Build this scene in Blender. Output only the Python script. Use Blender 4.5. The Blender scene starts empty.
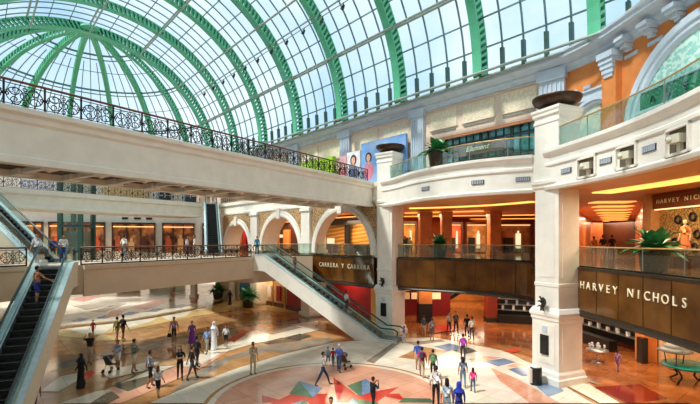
import bpy, bmesh, math, random
from mathutils import Vector, Matrix
rnd = random.Random(11)
PI = math.pi
COL = bpy.context.scene.collection
FPX, HOR, CH = 430.0, 240.0, 7.3          # focal length in px, horizon row, camera height
TH = math.atan(378.0/430.0)
SN, CS = math.sin(TH), math.cos(TH)

def VW(L, u, z=0.0):                       # vault frame: L across, u along the nave
    return Vector((-u*SN + L*CS, u*CS + L*SN, z))
def V2(L, u):
    p = VW(L, u); return (p.x, p.y)
def gp(px, py, z=0.0):                     # point of a horizontal level seen at a pixel
    Z = (CH - z)*FPX/(py - HOR); return ((px-350)*Z/FPX, Z)
def lin(c):
    c = c/255.0
    return c/12.92 if c <= 0.04045 else ((c+0.055)/1.055)**2.4
def rgb(r, g, b): return (lin(r), lin(g), lin(b), 1.0)

# ------------------------------------------------------------------ materials
MATS = {}
def nt(name):
    m = bpy.data.materials.new(name); m.use_nodes = True
    n = m.node_tree; n.nodes.clear()
    out = n.nodes.new('ShaderNodeOutputMaterial')
    return m, n, out
def mat(name, col, rough=0.5, metal=0.0, var=0.08, scale=4.0, bump=0.0, spec=0.5, coat=0.0, col2=None, alpha=None):
    if name in MATS: return MATS[name]
    m, n, out = nt(name)
    b = n.nodes.new('ShaderNodeBsdfPrincipled')
    b.inputs['Roughness'].default_value = rough; b.inputs['Metallic'].default_value = metal
    b.inputs['Specular IOR Level'].default_value = spec; b.inputs['Coat Weight'].default_value = coat
    g = n.nodes.new('ShaderNodeNewGeometry')
    nz = n.nodes.new('ShaderNodeTexNoise'); nz.inputs['Scale'].default_value = scale; nz.inputs['Detail'].default_value = 3
    n.links.new(g.outputs['Position'], nz.inputs['Vector'])
    r = n.nodes.new('ShaderNodeValToRGB')
    c = rgb(*col)
    c2 = rgb(*col2) if col2 else tuple(min(1, x*(1+var)) for x in c[:3])+(1,)
    c1 = c if col2 else tuple(x*(1-var) for x in c[:3])+(1,)
    r.color_ramp.elements[0].position = .35; r.color_ramp.elements[1].position = .65
    r.color_ramp.elements[0].color = c1; r.color_ramp.elements[1].color = c2
    n.links.new(nz.outputs['Fac'], r.inputs['Fac']); n.links.new(r.outputs['Color'], b.inputs['Base Color'])
    if bump:
        bp = n.nodes.new('ShaderNodeBump'); bp.inputs['Strength'].default_value = bump; bp.inputs['Distance'].default_value = .02
        n.links.new(nz.outputs['Fac'], bp.inputs['Height']); n.links.new(bp.outputs['Normal'], b.inputs['Normal'])
    n.links.new(b.outputs['BSDF'], out.inputs['Surface'])
    MATS[name] = m; return m
def emis(name, col, strength):
    if name in MATS: return MATS[name]
    m, n, out = nt(name)
    e = n.nodes.new('ShaderNodeEmission'); e.inputs['Color'].default_value = rgb(*col); e.inputs['Strength'].default_value = strength
    n.links.new(e.outputs[0], out.inputs['Surface']); MATS[name] = m; return m
def glass(name, tint, refl=0.08, frost=0.0, frostcol=(220, 235, 235), rough=0.02):
    if name in MATS: return MATS[name]
    m, n, out = nt(name)
    t = n.nodes.new('ShaderNodeBsdfTransparent'); t.inputs['Color'].default_value = rgb(*tint)
    gl = n.nodes.new('ShaderNodeBsdfGlossy'); gl.inputs['Roughness'].default_value = rough
    lw = n.nodes.new('ShaderNodeLayerWeight'); lw.inputs['Blend'].default_value = .5
    pw = n.nodes.new('ShaderNodeMath'); pw.operation = 'POWER'; pw.inputs[1].default_value = 4
    mu = n.nodes.new('ShaderNodeMath'); mu.operation = 'MULTIPLY_ADD'; mu.inputs[1].default_value = .4; mu.inputs[2].default_value = refl
    mx = n.nodes.new('ShaderNodeMixShader')
    n.links.new(lw.outputs['Facing'], pw.inputs[0]); n.links.new(pw.outputs[0], mu.inputs[0]); n.links.new(mu.outputs[0], mx.inputs[0])
    base = t.outputs[0]
    if frost:
        d = n.nodes.new('ShaderNodeBsdfTranslucent'); d.inputs['Color'].default_value = rgb(*frostcol)
        m2 = n.nodes.new('ShaderNodeMixShader'); m2.inputs[0].default_value = frost
        n.links.new(t.outputs[0], m2.inputs[1]); n.links.new(d.outputs[0], m2.inputs[2]); base = m2.outputs[0]
    n.links.new(base, mx.inputs[1]); n.links.new(gl.outputs[0], mx.inputs[2])
    n.links.new(mx.outputs[0], out.inputs['Surface']); MATS[name] = m; return m
def patterned(name, ca, cb, scale, kind='voronoi', rough=.5, metal=0.0, sharp=.06, thr=.5):
    if name in MATS: return MATS[name]
    m, n, out = nt(name)
    b = n.nodes.new('ShaderNodeBsdfPrincipled'); b.inputs['Roughness'].default_value = rough; b.inputs['Metallic'].default_value = metal
    g = n.nodes.new('ShaderNodeNewGeometry')
    if kind == 'voronoi':
        t = n.nodes.new('ShaderNodeTexVoronoi'); t.inputs['Scale'].default_value = scale; o = t.outputs['Distance']
    elif kind == 'wave':
        t = n.nodes.new('ShaderNodeTexWave'); t.inputs['Scale'].default_value = scale; t.inputs['Distortion'].default_value = 6; o = t.outputs['Fac']
    elif kind == 'bands':
        t = n.nodes.new('ShaderNodeTexWave'); t.inputs['Scale'].default_value = scale; t.bands_direction = 'DIAGONAL'; t.inputs['Distortion'].default_value = 1.0; o = t.outputs['Fac']
    else:
        t = n.nodes.new('ShaderNodeTexNoise'); t.inputs['Scale'].default_value = scale; t.inputs['Detail'].default_value = 5; o = t.outputs['Fac']
    n.links.new(g.outputs['Position'], t.inputs['Vector'])
    r = n.nodes.new('ShaderNodeValToRGB')
    r.color_ramp.elements[0].position = thr-sharp; r.color_ramp.elements[1].position = thr+sharp
    r.color_ramp.elements[0].color = rgb(*ca); r.color_ramp.elements[1].color = rgb(*cb)
    n.links.new(o, r.inputs['Fac']); n.links.new(r.outputs['Color'], b.inputs['Base Color'])
    n.links.new(b.outputs['BSDF'], out.inputs['Surface']); MATS[name] = m; return m
def marble(name, ca, cb, rough=.12, scale=.55, joint=True, cell=1.2):
    """polished stone with veining and thin joints between slabs"""
    if name in MATS: return MATS[name]
    m, n, out = nt(name)
    b = n.nodes.new('ShaderNodeBsdfPrincipled'); b.inputs['Roughness'].default_value = rough
    b.inputs['Specular IOR Level'].default_value = .6
    g = n.nodes.new('ShaderNodeNewGeometry')
    t = n.nodes.new('ShaderNodeTexNoise'); t.inputs['Scale'].default_value = scale; t.inputs['Detail'].default_value = 7; t.inputs['Distortion'].default_value = 1.2
    mp = n.nodes.new('ShaderNodeMapping'); mp.inputs['Rotation'].default_value = (0, 0, -TH)
    n.links.new(g.outputs['Position'], mp.inputs['Vector']); n.links.new(mp.outputs[0], t.inputs['Vector'])
    r = n.nodes.new('ShaderNodeValToRGB')
    r.color_ramp.elements[0].position = .35; r.color_ramp.elements[1].position = .68
    r.color_ramp.elements[0].color = rgb(*ca); r.color_ramp.elements[1].color = rgb(*cb)
    n.links.new(t.outputs['Fac'], r.inputs['Fac']); last = r.outputs['Color']
    if joint:
        br = n.nodes.new('ShaderNodeTexBrick'); br.inputs['Scale'].default_value = 1/cell; br.inputs['Mortar Size'].default_value = .012
        br.offset = 0; br.inputs['Brick Width'].default_value = 1; br.inputs['Row Height'].default_value = 1
        br.inputs['Color1'].default_value = (1, 1, 1, 1); br.inputs['Color2'].default_value = (.86, .86, .86, 1); br.inputs['Mortar'].default_value = (.6, .6, .6, 1)
        n.links.new(mp.outputs[0], br.inputs['Vector'])
        mx = n.nodes.new('ShaderNodeMix'); mx.data_type = 'RGBA'; mx.blend_type = 'MULTIPLY'; mx.inputs[0].default_value = 1
        n.links.new(last, mx.inputs[6]); n.links.new(br.outputs['Color'], mx.inputs[7]); last = mx.outputs[2]
    n.links.new(last, b.inputs['Base Color']); n.links.new(b.outputs['BSDF'], out.inputs['Surface']); MATS[name] = m; return m

M_CREAM = mat('cream_stone', (240, 234, 220), .55, var=.04, scale=1.5)
M_WHITE = mat('white_stone', (238, 232, 222), .5, var=.04, scale=1.5)
M_TANF = mat('tan_fascia', (204, 182, 158), .5, var=.03, scale=1.2)
M_GREEN = mat('rib_green', (88, 184, 142), .45, var=.05, scale=2)
M_DGREEN = mat('mullion_green', (46, 86, 78), .5)
M_BAR = mat('glazing_bar_grey', (96, 128, 130), .5)
M_PURL = mat('purlin_grey', (150, 165, 158), .5)
M_IRON = mat('dark_iron', (44, 34, 26), .45, .6)
M_WOODRAIL = mat('brown_handrail', (112, 66, 40), .35)
M_GOLD = mat('brass', (205, 165, 95), .3, .8)
M_GOLDRAIL = mat('gold_handrail', (196, 160, 104), .35, .4)
M_BLUEGREY = mat('blue_grey_moulding', (190, 202, 216), .6, var=.06, scale=2)
M_PINKW = mat('pink_beige_wall', (226, 200, 180), .7, var=.05)
M_ORANGE = mat('terracotta_wall', (214, 130, 66), .75, var=.07, scale=2.5)
M_PANEL = patterned('cream_relief', (216, 200, 172), (232, 218, 194), 7, 'noise', .8)
M_MOSAIC = patterned('spandrel_mosaic', (84, 66, 44), (196, 158, 112), 7.5, 'voronoi', .6, sharp=.05, thr=.42)
M_BRONZE = mat('bronze_bowl', (66, 46, 34), .4, .5, var=.2, scale=6)
M_BLACK = mat('black_paint', (22, 20, 20), .4)
M_FASC = patterned('brown_gold_glass', (118, 76, 30), (74, 42, 16), .9, 'noise', .14, .1, .2)
M_WOOD = mat('orange_wood', (208, 126, 62), .35, var=.15, scale=1.2)
M_DWOOD = mat('dark_wood', (70, 34, 20), .35, var=.15, scale=1.2)
M_CEILW = mat('wood_soffit', (216, 150, 94), .5, var=.1, scale=.8)
M_CEILC = mat('cream_soffit', (232, 214, 188), .7)
M_RED = mat('red_panel', (146, 12, 18), .35, var=.1, scale=1)
M_GLASSR = glass('rail_glass', (226, 240, 234), .10)
M_GLASSD = glass('shop_glass', (215, 230, 226), .12)
M_ROOFG = glass('roof_glass', (243, 250, 252), .03)
M_STEP = mat('escalator_step', (40, 42, 44), .4, .6, var=.2, scale=12)
M_STEEL = mat('brushed_steel', (170, 180, 182), .3, .8)
M_RUBBER = mat('handrail_rubber', (38, 62, 58), .4)
M_BALUS = glass('balustrade_glass', (240, 250, 248), .10)
M_LEAF = mat('leaf_green', (64, 150, 92), .4, var=.35, scale=5)
M_LEAFD = mat('leaf_dark', (56, 126, 76), .4, var=.35, scale=5)
M_POT = patterned('pot_glaze', (30, 26, 24), (70, 56, 44), 14, 'voronoi', .35)
M_WARM = emis('warm_cove_light', (255, 178, 84), 2.2)
M_WARM2 = emis('warm_strip_light', (255, 164, 76), 1.6)
M_SHOP = emis('shop_downlight', (255, 200, 134), 1.9)
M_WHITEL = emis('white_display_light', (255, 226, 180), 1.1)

# ------------------------------------------------------------------ mesh builder
def smoothpath(pts, n=6):
    P = [Vector(p) for p in pts]; out = []
    for i in range(len(P)-1):
        p0 = P[max(i-1, 0)]; p1 = P[i]; p2 = P[i+1]; p3 = P[min(i+2, len(P)-1)]
        for k in range(n):
            t = k/n
            out.append(0.5*((2*p1)+(p2-p0)*t+(2*p0-5*p1+4*p2-p3)*t*t+(3*p1-p0-3*p2+p3)*t**3))
    out.append(P[-1]); return out
def offset(path, d):
    """shift a plan polyline to its left by d (miter)"""
    P = [Vector((p[0], p[1])) for p in path]; out = []
    for i, p in enumerate(P):
        a = (P[i]-P[i-1]).normalized() if i else None
        b = (P[i+1]-P[i]).normalized() if i < len(P)-1 else None
        if a is None: n = Vector((-b.y, b.x)); k = 1
        elif b is None: n = Vector((-a.y, a.x)); k = 1
        else:
            n = Vector((-a.y-b.y, a.x+b.x)).normalized(); k = 1/max(.35, n.dot(Vector((-a.y, a.x))))
        out.append(p + n*d*k)
    return out

class MB:
    def __init__(s): s.v = []; s.f = []; s.m = []; s.sm = []
    def add(s, vs, fs, m=0, smooth=False):
        o = len(s.v); s.v += [tuple(v) for v in vs]
        for f in fs: s.f.append([o+i for i in f]); s.m.append(m); s.sm.append(smooth)
    def obox(s, c, ax, ay, az, m=0):
        c = Vector(c); vs = [c+ax*i+ay*j+az*k for k in (-1, 1) for j in (-1, 1) for i in (-1, 1)]
        s.add(vs, [(0, 2, 3, 1), (4, 5, 7, 6), (0, 1, 5, 4), (2, 6, 7, 3), (0, 4, 6, 2), (1, 3, 7, 5)], m)
    def box(s, c, size, rz=0, m=0):
        x = Vector((math.cos(rz), math.sin(rz), 0)); y = Vector((-math.sin(rz), math.cos(rz), 0))
        s.obox(c, x*size[0]/2, y*size[1]/2, Vector((0, 0, size[2]/2)), m); return s
    def bar(s, p, q, w, h, m=0, up=Vector((0, 0, 1))):
        p = Vector(p); q = Vector(q); d = q-p
        if d.length < 1e-6: return s
        x = d.normalized(); y = Vector(up).cross(x)
        if y.length < 1e-4: y = Vector((1, 0, 0)).cross(x)
        y.normalize(); z = x.cross(y)
        s.obox((p+q)/2, d/2, y*w/2, z*h/2, m); return s
    def tube(s, p, q, r, n=8, m=0, r2=None, caps=True, smooth=True):
        p = Vector(p); q = Vector(q); x = (q-p).normalized(); r2 = r if r2 is None else r2
        y = x.orthogonal().normalized(); z = x.cross(y); vs = []
        for i in range(n):
            a = 2*PI*i/n; d = y*math.cos(a)+z*math.sin(a); vs.append(p+d*r); vs.append(q+d*r2)
        fs = [(2*i, 2*((i+1) % n), 2*((i+1) % n)+1, 2*i+1) for i in range(n)]
        s.add(vs, fs, m, smooth)
        if caps: s.add(vs, [tuple(2*i for i in reversed(range(n))), tuple(2*i+1 for i in range(n))], m)
        return s
    def ptube(s, pts, r, n=6, m=0, closed=False):
        pts = [Vector(p) for p in pts]; N = len(pts); vs = []; prev = None
        for i in range(N):
            a = pts[(i-1) % N] if (closed or i) else pts[0]; b = pts[(i+1) % N] if (closed or i < N-1) else pts[-1]
            t = (b-a).normalized()
            y = t.orthogonal().normalized() if prev is None else (prev - t*prev.dot(t)).normalized()
            prev = y; z = t.cross(y); rr = r[i] if isinstance(r, (list, tuple)) else r
            for k in range(n):
                an = 2*PI*k/n; vs.append(pts[i]+(y*math.cos(an)+z*math.sin(an))*rr)
        fs = []
        for i in range(N if closed else N-1):
            j = (i+1) % N
            for k in range(n):
                l = (k+1) % n; fs.append((i*n+k, i*n+l, j*n+l, j*n+k))
        if not closed: fs += [tuple(reversed(range(n))), tuple((N-1)*n+k for k in range(n))]
        s.add(vs, fs, m, True); return s
    def prism(s, poly, z0, z1, m=0, msides=None):
        n = len(poly)
        area = sum(poly[i][0]*poly[(i+1) % n][1]-poly[(i+1) % n][0]*poly[i][1] for i in range(n))
        if area < 0: poly = list(reversed(poly))
        vs = [(p[0], p[1], z0) for p in poly]+[(p[0], p[1], z1) for p in poly]
        s.add(vs, [tuple(reversed(range(n))), tuple(range(n, 2*n))], m)
        s.add(vs, [(i, (i+1) % n, n+(i+1) % n, n+i) for i in range(n)], m if msides is None else msides); return s
    def sweep(s, path, prof, m=0, smooth=False, caps=True):
        """prof: closed loop of (d, z), d measured to the LEFT of the path"""
        k = len(prof); vs = []
        offs = {}
        for d, z in prof:
            if d not in offs: offs[d] = offset(path, d)
        N = len(path)
        for i in range(N):
            for d, z in prof: p = offs[d][i]; vs.append((p.x, p.y, z))
        fs = []
        for i in range(N-1):
            for j in range(k):
                l = (j+1) % k; fs.append((i*k+j, (i+1)*k+j, (i+1)*k+l, i*k+l))
        s.add(vs, fs, m, smooth)
        if caps: s.add(vs, [tuple(range(k)), tuple((N-1)*k+j for j in reversed(range(k)))], m)
        return s
    def lathe(s, c, prof, n=20, m=0, smooth=True, rz=0, sx=1, sy=1):
        c = Vector(c); vs = []; k = len(prof)
        for i in range(n):
            a = 2*PI*i/n+rz
            for r, z in prof: vs.append(c+Vector((r*math.cos(a)*sx, r*math.sin(a)*sy, z)))
        fs = []
        for i in range(n):
            j = (i+1) % n
            for q in range(k-1): fs.append((i*k+q, j*k+q, j*k+q+1, i*k+q+1))
        s.add(vs, fs, m, smooth)
        for q, rev in ((0, True), (k-1, False)):
            if prof[q][0] > 1e-4:
                idx = [i*k+q for i in range(n)]
                s.add(vs, [tuple(reversed(idx)) if rev else tuple(idx)], m)
        return s
    def ell(s, c, r, n=10, m=0, rings=6):
        prof = [(max(0.0, math.sin(PI*i/rings)), -math.cos(PI*i/rings)) for i in range(rings+1)]
        c = Vector(c); vs = []; k = len(prof)
        for i in range(n):
            a = 2*PI*i/n
            for rr, z in prof: vs.append(c+Vector((rr*math.cos(a)*r[0], rr*math.sin(a)*r[1], z*r[2])))
        s.add(vs, [(i*k+q, ((i+1) % n)*k+q, ((i+1) % n)*k+q+1, i*k+q+1) for i in range(n) for q in range(k-1)], m, True); return s
    def build(s, name, mats, parent=None, loc=None):
        me = bpy.data.meshes.new(name)
        me.from_pydata(s.v, [], s.f); me.update()
        if not isinstance(mats, (list, tuple)): mats = [mats]
        for mm in mats: me.materials.append(mm)
        me.polygons.foreach_set('material_index', s.m); me.polygons.foreach_set('use_smooth', s.sm)
        bm = bmesh.new(); bm.from_mesh(me); bmesh.ops.recalc_face_normals(bm, faces=bm.faces); bm.to_mesh(me); bm.free()
        o = bpy.data.objects.new(name, me); COL.objects.link(o)
        if parent: o.parent = parent
        if loc: o.location = loc
        return o
def tag(o, label=None, cat=None, group=None, kind=None):
    if label: o['label'] = label
    if cat: o['category'] = cat
    if group: o['group'] = group
    if kind: o['kind'] = kind
    return o
def empty(name, loc=(0, 0, 0), rz=0):
    o = bpy.data.objects.new(name, None); COL.objects.link(o); o.location = loc; o.rotation_euler = (0, 0, rz); return o
def struct(o): o['kind'] = 'structure'; return o
KIDS = {}
def copy_tree(o, parent=None):
    c = o.copy(); COL.objects.link(c); c.parent = parent
    for ch in [x for x in bpy.data.objects if x.parent == o]:
        copy_tree(ch, c)
    return c
def text(name, s, loc, xdir, size, m, parent=None, ext=.02, align='LEFT', shear=0, space=1.0):
    cu = bpy.data.curves.new(name, 'FONT'); cu.body = s; cu.size = size; cu.extrude = ext; cu.align_x = align; cu.shear = shear
    cu.space_character = space; cu.materials.append(m); cu.resolution_u = 3
    tmp = bpy.data.objects.new('tmp', cu); COL.objects.link(tmp); bpy.context.view_layer.update()
    me = bpy.data.meshes.new_from_object(tmp.evaluated_get(bpy.context.evaluated_depsgraph_get())); bpy.data.objects.remove(tmp); bpy.data.curves.remove(cu)
    me.name = name; o = bpy.data.objects.new(name, me); COL.objects.link(o)
    x = Vector((xdir[0], xdir[1], 0)).normalized(); z = Vector((0, 0, 1)); n = x.cross(z)
    mw = Matrix((x, z, n)).transposed().to_4x4(); mw.translation = Vector(loc)
    if parent: o.parent = parent; o.matrix_world = mw if parent.location.length == 0 else parent.matrix_basis.inverted() @ mw
    else: o.matrix_world = mw
    return o
def hit(path, px):
    k = (px-350)/FPX
    for a, b in zip(path, path[1:]):
        fa = a[0]-k*a[1]; fb = b[0]-k*b[1]
        if fa*fb <= 0 and abs(fa-fb) > 1e-9:
            t = fa/(fa-fb); p = Vector((a[0]+(b[0]-a[0])*t, a[1]+(b[1]-a[1])*t))
            if p.y < 3: continue
            d = (Vector((b[0], b[1]))-Vector((a[0], a[1]))).normalized()
            return p, d
    raise ValueError(px)
def sub(path, pa, pb):
    """piece of a path between two image columns"""
    k1 = (pa-350)/FPX; k2 = (pb-350)/FPX
    a, _ = hit(path, pa); b, _ = hit(path, pb)
    mid = [Vector((q[0], q[1])) for q in path if q[1] > 3 and k1+1e-4 < q[0]/q[1] < k2-1e-4]
    return [a]+mid+[b]

# ------------------------------------------------------------------ plan lines
C3L = smoothpath([(2.5, 33.4), (3.34, 31.9), (4.5, 28.6), (6.4, 25.7), (8.2, 24.2), (9.9, 23.3)], 5)
C3R = smoothpath([(10.1, 22.2), (10.35, 21.0), (10.8, 18), (10.9, 15.5), (10.7, 13.2), (10.2, 10), (9.2, 6)], 5)
C3 = C3L + C3R
C2 = smoothpath([(3.6, 33.1), (5.2, 32.5), (7.3, 31.3), (9.4, 29.7), (11.0, 27.7), (11.45, 25), (11.7, 22), (12.0, 17.6), (12.0, 14.7), (11.7, 10), (11.0, 5)], 4)
PW = [Vector(V2(25.9, u)) for u in (80, 72, 64, 56, 48, 40, 32, 24, 16, 10.6)] + smoothpath([(12.6, 24.9), (13.2, 23.4), (13.7, 21.9)], 3) + smoothpath([(14.65, 13.1), (14.9, 7), (15.0, 2)], 4)
PWo = PW
Z3, Z2 = 11.9, 5.9

# ------------------------------------------------------------------ floors
def ground():
    mats = [marble('floor_tan_marble', (168, 118, 72), (198, 150, 100)), marble('inlay_cream', (226, 212, 188), (240, 230, 212)),
            marble('inlay_salmon', (218, 150, 120), (232, 176, 148)), marble('inlay_red', (186, 50, 38), (206, 70, 52), joint=False),
            marble('inlay_green', (64, 96, 74), (96, 122, 92), joint=False), marble('inlay_slate_blue', (96, 120, 152), (132, 152, 176), joint=False),
            marble('inlay_dark_line', (70, 72, 62), (96, 92, 78), joint=False), marble('inlay_grey', (128, 116, 102), (158, 146, 130)),
            marble('inlay_brown', (140, 80, 38), (176, 108, 56)), marble('inlay_gold', (212, 176, 112), (226, 196, 138)),
            marble('inlay_pale_pink', (236, 208, 190), (244, 224, 210)), marble('inlay_red_shaded', (104, 20, 16), (128, 30, 22), joint=False)]
    TAN, CRM, SAL, RED, GRN, BLU, DRK, GRY, BRN, GLD, PNK, RED_SHD = range(12)
    b = MB(); b.box((-15, 42, -.25), (130, 110, .5), 0, TAN)
    lvl = [0.004]
    def P(m, pts, up=True):
        if up: lvl[0] += .0012
        z = lvl[0]; vs = [(*gp(x, y), z) for x, y in pts]; b.add(vs, [tuple(range(len(vs)))], m)
    def W(m, pts):
        lvl[0] += .0012; b.add([(p[0], p[1], lvl[0]) for p in pts], [tuple(range(len(pts)))], m)
    # polished orange-brown zone beneath the right-hand galleries
    W(BRN, [(4.6, 33.5), (7.6, 31.2), (9.6, 29.2), (11.2, 27), (11.9, 22), (12.6, 16), (12, 8), (34, 8), (34, 85), (0, 85), V2(24.6, 50), V2(24.6, 26)])
    # far round medallion
    P(CRM, [(20, 333), (66, 325), (100, 322), (130, 319), (160, 314), (190, 308), (215, 302), (232, 296), (240, 290), (236, 284), (200, 279), (120, 283), (40, 290), (-20, 300)])
    for q in range(7):
        x = 70+q*25; y = 321.5-q*2.9-(q*q)*.12
        P(BLU, [(x, y), (x+9, y-3.2), (x+20, y-3.0), (x+11, y+.2)], q == 0)
    P(RED, [(130, 308), (160, 299), (174, 300), (146, 310)]); P(RED, [(70, 300), (92, 294), (104, 296), (84, 302)], False)
    P(SAL, [(165, 296), (190, 291), (206, 293), (182, 299)]); P(SAL, [(104, 318), (112, 310), (126, 309), (120, 316)], False); P(SAL, [(80, 288), (140, 285), (150, 287), (90, 291)], False)
    P(GRY, [(72, 306), (110, 302), (128, 304), (86, 310)]); P(GRY, [(90, 312), (110, 306), (124, 305), (104, 312)], False); P(GRY, [(140, 294), (180, 287), (200, 288), (160, 296)], False)
    P(TAN, [(100, 296), (130, 289), (180, 284), (220, 286), (170, 291), (130, 297)])
    P(RED, [(110, 292), (128, 289), (134, 291), (118, 294)]); P(RED, [(186, 302), (200, 297), (208, 298), (196, 303)], False)
    P(DRK, [(20, 334.5), (66, 326.5), (100, 323.2), (130, 320.2), (160, 315.2), (190, 309), (215, 303), (232, 296.6), (240, 290), (242, 290), (236, 297), (217, 304), (191, 310.3), (160, 316.6), (130, 321.6), (100, 324.7), (66, 328.3), (20, 336.5)])
    # golden border strip with triangles
    P(GLD, [(40, 334), (66, 328.6), (100, 325), (130, 322), (160, 317), (190, 311), (217, 305), (236, 298), (244, 292), (262, 300), (300, 313), (240, 309), (180, 319), (130, 330), (80, 338)])
    P(CRM, [(66, 329), (118, 323.5), (104, 333), (88, 335)]); P(CRM, [(120, 323), (158, 317.6), (150, 322), (128, 328)], False); P(CRM, [(162, 317), (192, 311), (186, 316), (168, 320)], False)
    P(GLD, [(92, 341), (102, 334), (128, 340)])
    # dark band on the tan stone
    P(GRY, [(60, 363), (110, 351), (150, 343), (200, 334), (250, 326), (300, 319), (318, 317), (318, 321), (300, 324), (250, 332), (200, 340), (150, 350), (100, 359), (50, 372)])
    P(DRK, [(112, 350), (150, 342.6), (200, 333.4), (250, 325), (300, 318.3), (300, 319.3), (250, 326.4), (200, 335), (150, 344.6), (112, 352.3)])
    P(BRN, [(150, 357), (163, 343), (178, 341), (184, 350), (168, 360)]); P(RED, [(235, 331), (262, 324), (280, 325), (250, 333)])
    P(SAL, [(80, 404), (110, 388), (140, 377), (170, 369), (200, 358), (236, 341), (232, 349), (206, 366), (176, 380), (140, 396), (120, 404)])
    P(CRM, [(40, 392), (60, 377), (84, 372), (76, 382), (58, 392)]); P(RED, [(78, 376), (90, 371), (96, 373), (84, 382)])
    # pale ribbon that sweeps across the nave
    P(CRM, [(176, 366), (206, 352), (226, 343), (258, 333), (310, 323), (320, 330), (286, 338), (254, 344), (222, 353), (196, 368)])
    P(PNK, [(230, 338), (262, 329), (318, 321), (318, 325), (262, 334), (236, 342)]); P(RED, [(228, 340), (242, 331), (246, 335), (234, 343)])
    P(CRM, [(100, 372), (146, 363), (160, 362), (150, 370), (110, 379)])
    P(DRK, [(112, 386), (138, 374), (166, 368), (158, 380), (128, 392)]); P(DRK, [(82, 404), (112, 392), (120, 398), (108, 404)], False)
    P(CRM, [(120, 384), (158, 367), (176, 366), (150, 376)]); P(CRM, [(60, 404), (96, 392), (112, 390), (90, 404)], False)
    P(GRY, [(258, 331), (290, 325), (302, 328), (272, 335)]); P(DRK, [(262, 343), (282, 338), (302, 341), (282, 346)]); P(DRK, [(284, 338), (300, 334), (312, 336), (300, 340)], False)
    P(GRY, [(160, 404), (186, 380), (216, 362), (260, 346), (330, 338), (334, 343), (290, 352), (244, 366), (210, 382), (192, 404)])
    P(TAN, [(196, 382), (232, 360), (270, 352), (286, 354), (240, 370), (214, 384)])
    # cream floor around the star medallion
    P(CRM, [(150, 404), (196, 384), (240, 368), (286, 354), (334, 343), (372, 340), (402, 339), (434, 338), (470, 345), (506, 352), (534, 366), (560, 384), (592, 404)])
    P(GRY, [(366, 362), (398, 340), (404, 340), (374, 364)]); P(TAN, [(398, 358), (422, 347), (448, 352), (430, 362)]); P(PNK, [(500, 404), (470, 380), (440, 368), (460, 366), (500, 378), (540, 404)])
    P(GRY, [(406, 343), (440, 340), (446, 342), (414, 346)]); P(BLU, [(434, 347), (450, 344), (464, 348), (448, 352)]); P(DRK, [(452, 351), (468, 348), (478, 352), (464, 355)], False)
    P(BLU, [(482, 362), (504, 359), (516, 363), (498, 367)]); P(SAL, [(470, 362), (484, 357), (502, 358), (484, 362)], False); P(BLU, [(508, 370), (526, 366), (544, 378), (522, 377)], False)
    P(SAL, [(516, 364), (530, 366), (524, 369), (506, 367)]); P(SAL, [(490, 368), (518, 380), (560, 404), (530, 404), (500, 382)], False)
    P(BLU, [(534, 385), (556, 384), (564, 392), (548, 398)]); P(CRM, [(566, 386), (584, 384), (640, 404), (600, 404)]); P(GRY, [(584, 380), (650, 398), (660, 404), (640, 404)], False)
    P(BRN, [(590, 386), (640, 382), (690, 398), (690, 404), (620, 404)]); P(RED_SHD, [(594, 388), (640, 385), (668, 400), (640, 404), (626, 404)]); P(RED, [(428, 328), (452, 325), (456, 331), (430, 334)], False)  # rug inlay: the shade lying on it is put into its darker red
    P(RED, [(503, 352), (516, 348), (521, 351), (512, 354)], False)
    # round salmon medallion with a five-pointed star
    cx, cy = -.8, 19.7
    def disc(m, r, n=64, r0=None): 
        lvl[0] += .0012
        if r0 is None: b.add([(cx+r*math.cos(2*PI*i/n), cy+r*math.sin(2*PI*i/n), lvl[0]) for i in range(n)], [tuple(range(n))], m)
    disc(TAN, 5.75); disc(CRM, 5.55); disc(SAL, 5.25)
    def star(pts, m):
        q = [gp(*p) for p in pts]; W(m, q); W(m, [(2*cx-p[0], 2*cy-p[1]) for p in q])
    star([(333, 378), (357, 396), (399, 388), (376, 404), (337, 404)], RED); star([(262, 396.5), (290, 404), (262, 404)], RED)
    star([(289, 395), (299, 382), (313, 399)], GRN); star([(299, 382), (323, 389), (313, 399)], BLU)
    star([(347, 387), (362, 381.5), (362, 396.5), (359, 397)], GRN); star([(362, 381.5), (366, 380), (378, 390), (370, 394), (362, 396.5)], BLU)
    # near right inlays
    P(GRN, [(398, 404), (404, 399.5), (430, 400), (434, 404)])
    return b.build('floor', mats)
struct(ground())

# slabs of the upper levels
def slab(name, poly, z0, z1, mtop, mbot, medge):
    b = MB(); n = len(poly)
    area = sum(poly[i][0]*poly[(i+1) % n][1]-poly[(i+1) % n][0]*poly[i][1] for i in range(n))
    if area < 0: poly = list(reversed(poly))
    lo = [(p[0], p[1], z0) for p in poly]; hi = [(p[0], p[1], z1) for p in poly]
    b.add(lo+hi, [tuple(reversed(range(n)))], 1); b.add(lo+hi, [tuple(range(n, 2*n))], 0)
    b.add(lo+hi, [(i, (i+1) % n, n+(i+1) % n, n+i) for i in range(n)], 2)
    return struct(b.build(name, [mtop, mbot, medge]))
M_L2FLOOR = marble('upper_floor_marble', (128, 84, 50), (166, 116, 74), rough=.08)
tup = lambda P: [(p[0], p[1]) for p in P]
poly2 = tup(C2) + [(11, -6), (36, -6), (36, 88), (-20, 88), V2(24.3, 52), V2(24.3, 24.3)]
slab('floor_2', poly2, 3.62, Z2, M_L2FLOOR, M_CEILW, M_DWOOD)
poly3 = tup(C3) + [(9, -6), (36, -6), (36, 88), (-20, 88), V2(24.3, 53), V2(24.3, 24.0)]
slab('floor_3', poly3, 9.9, Z3-.02, M_CREAM, M_CEILW, M_CREAM)
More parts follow.
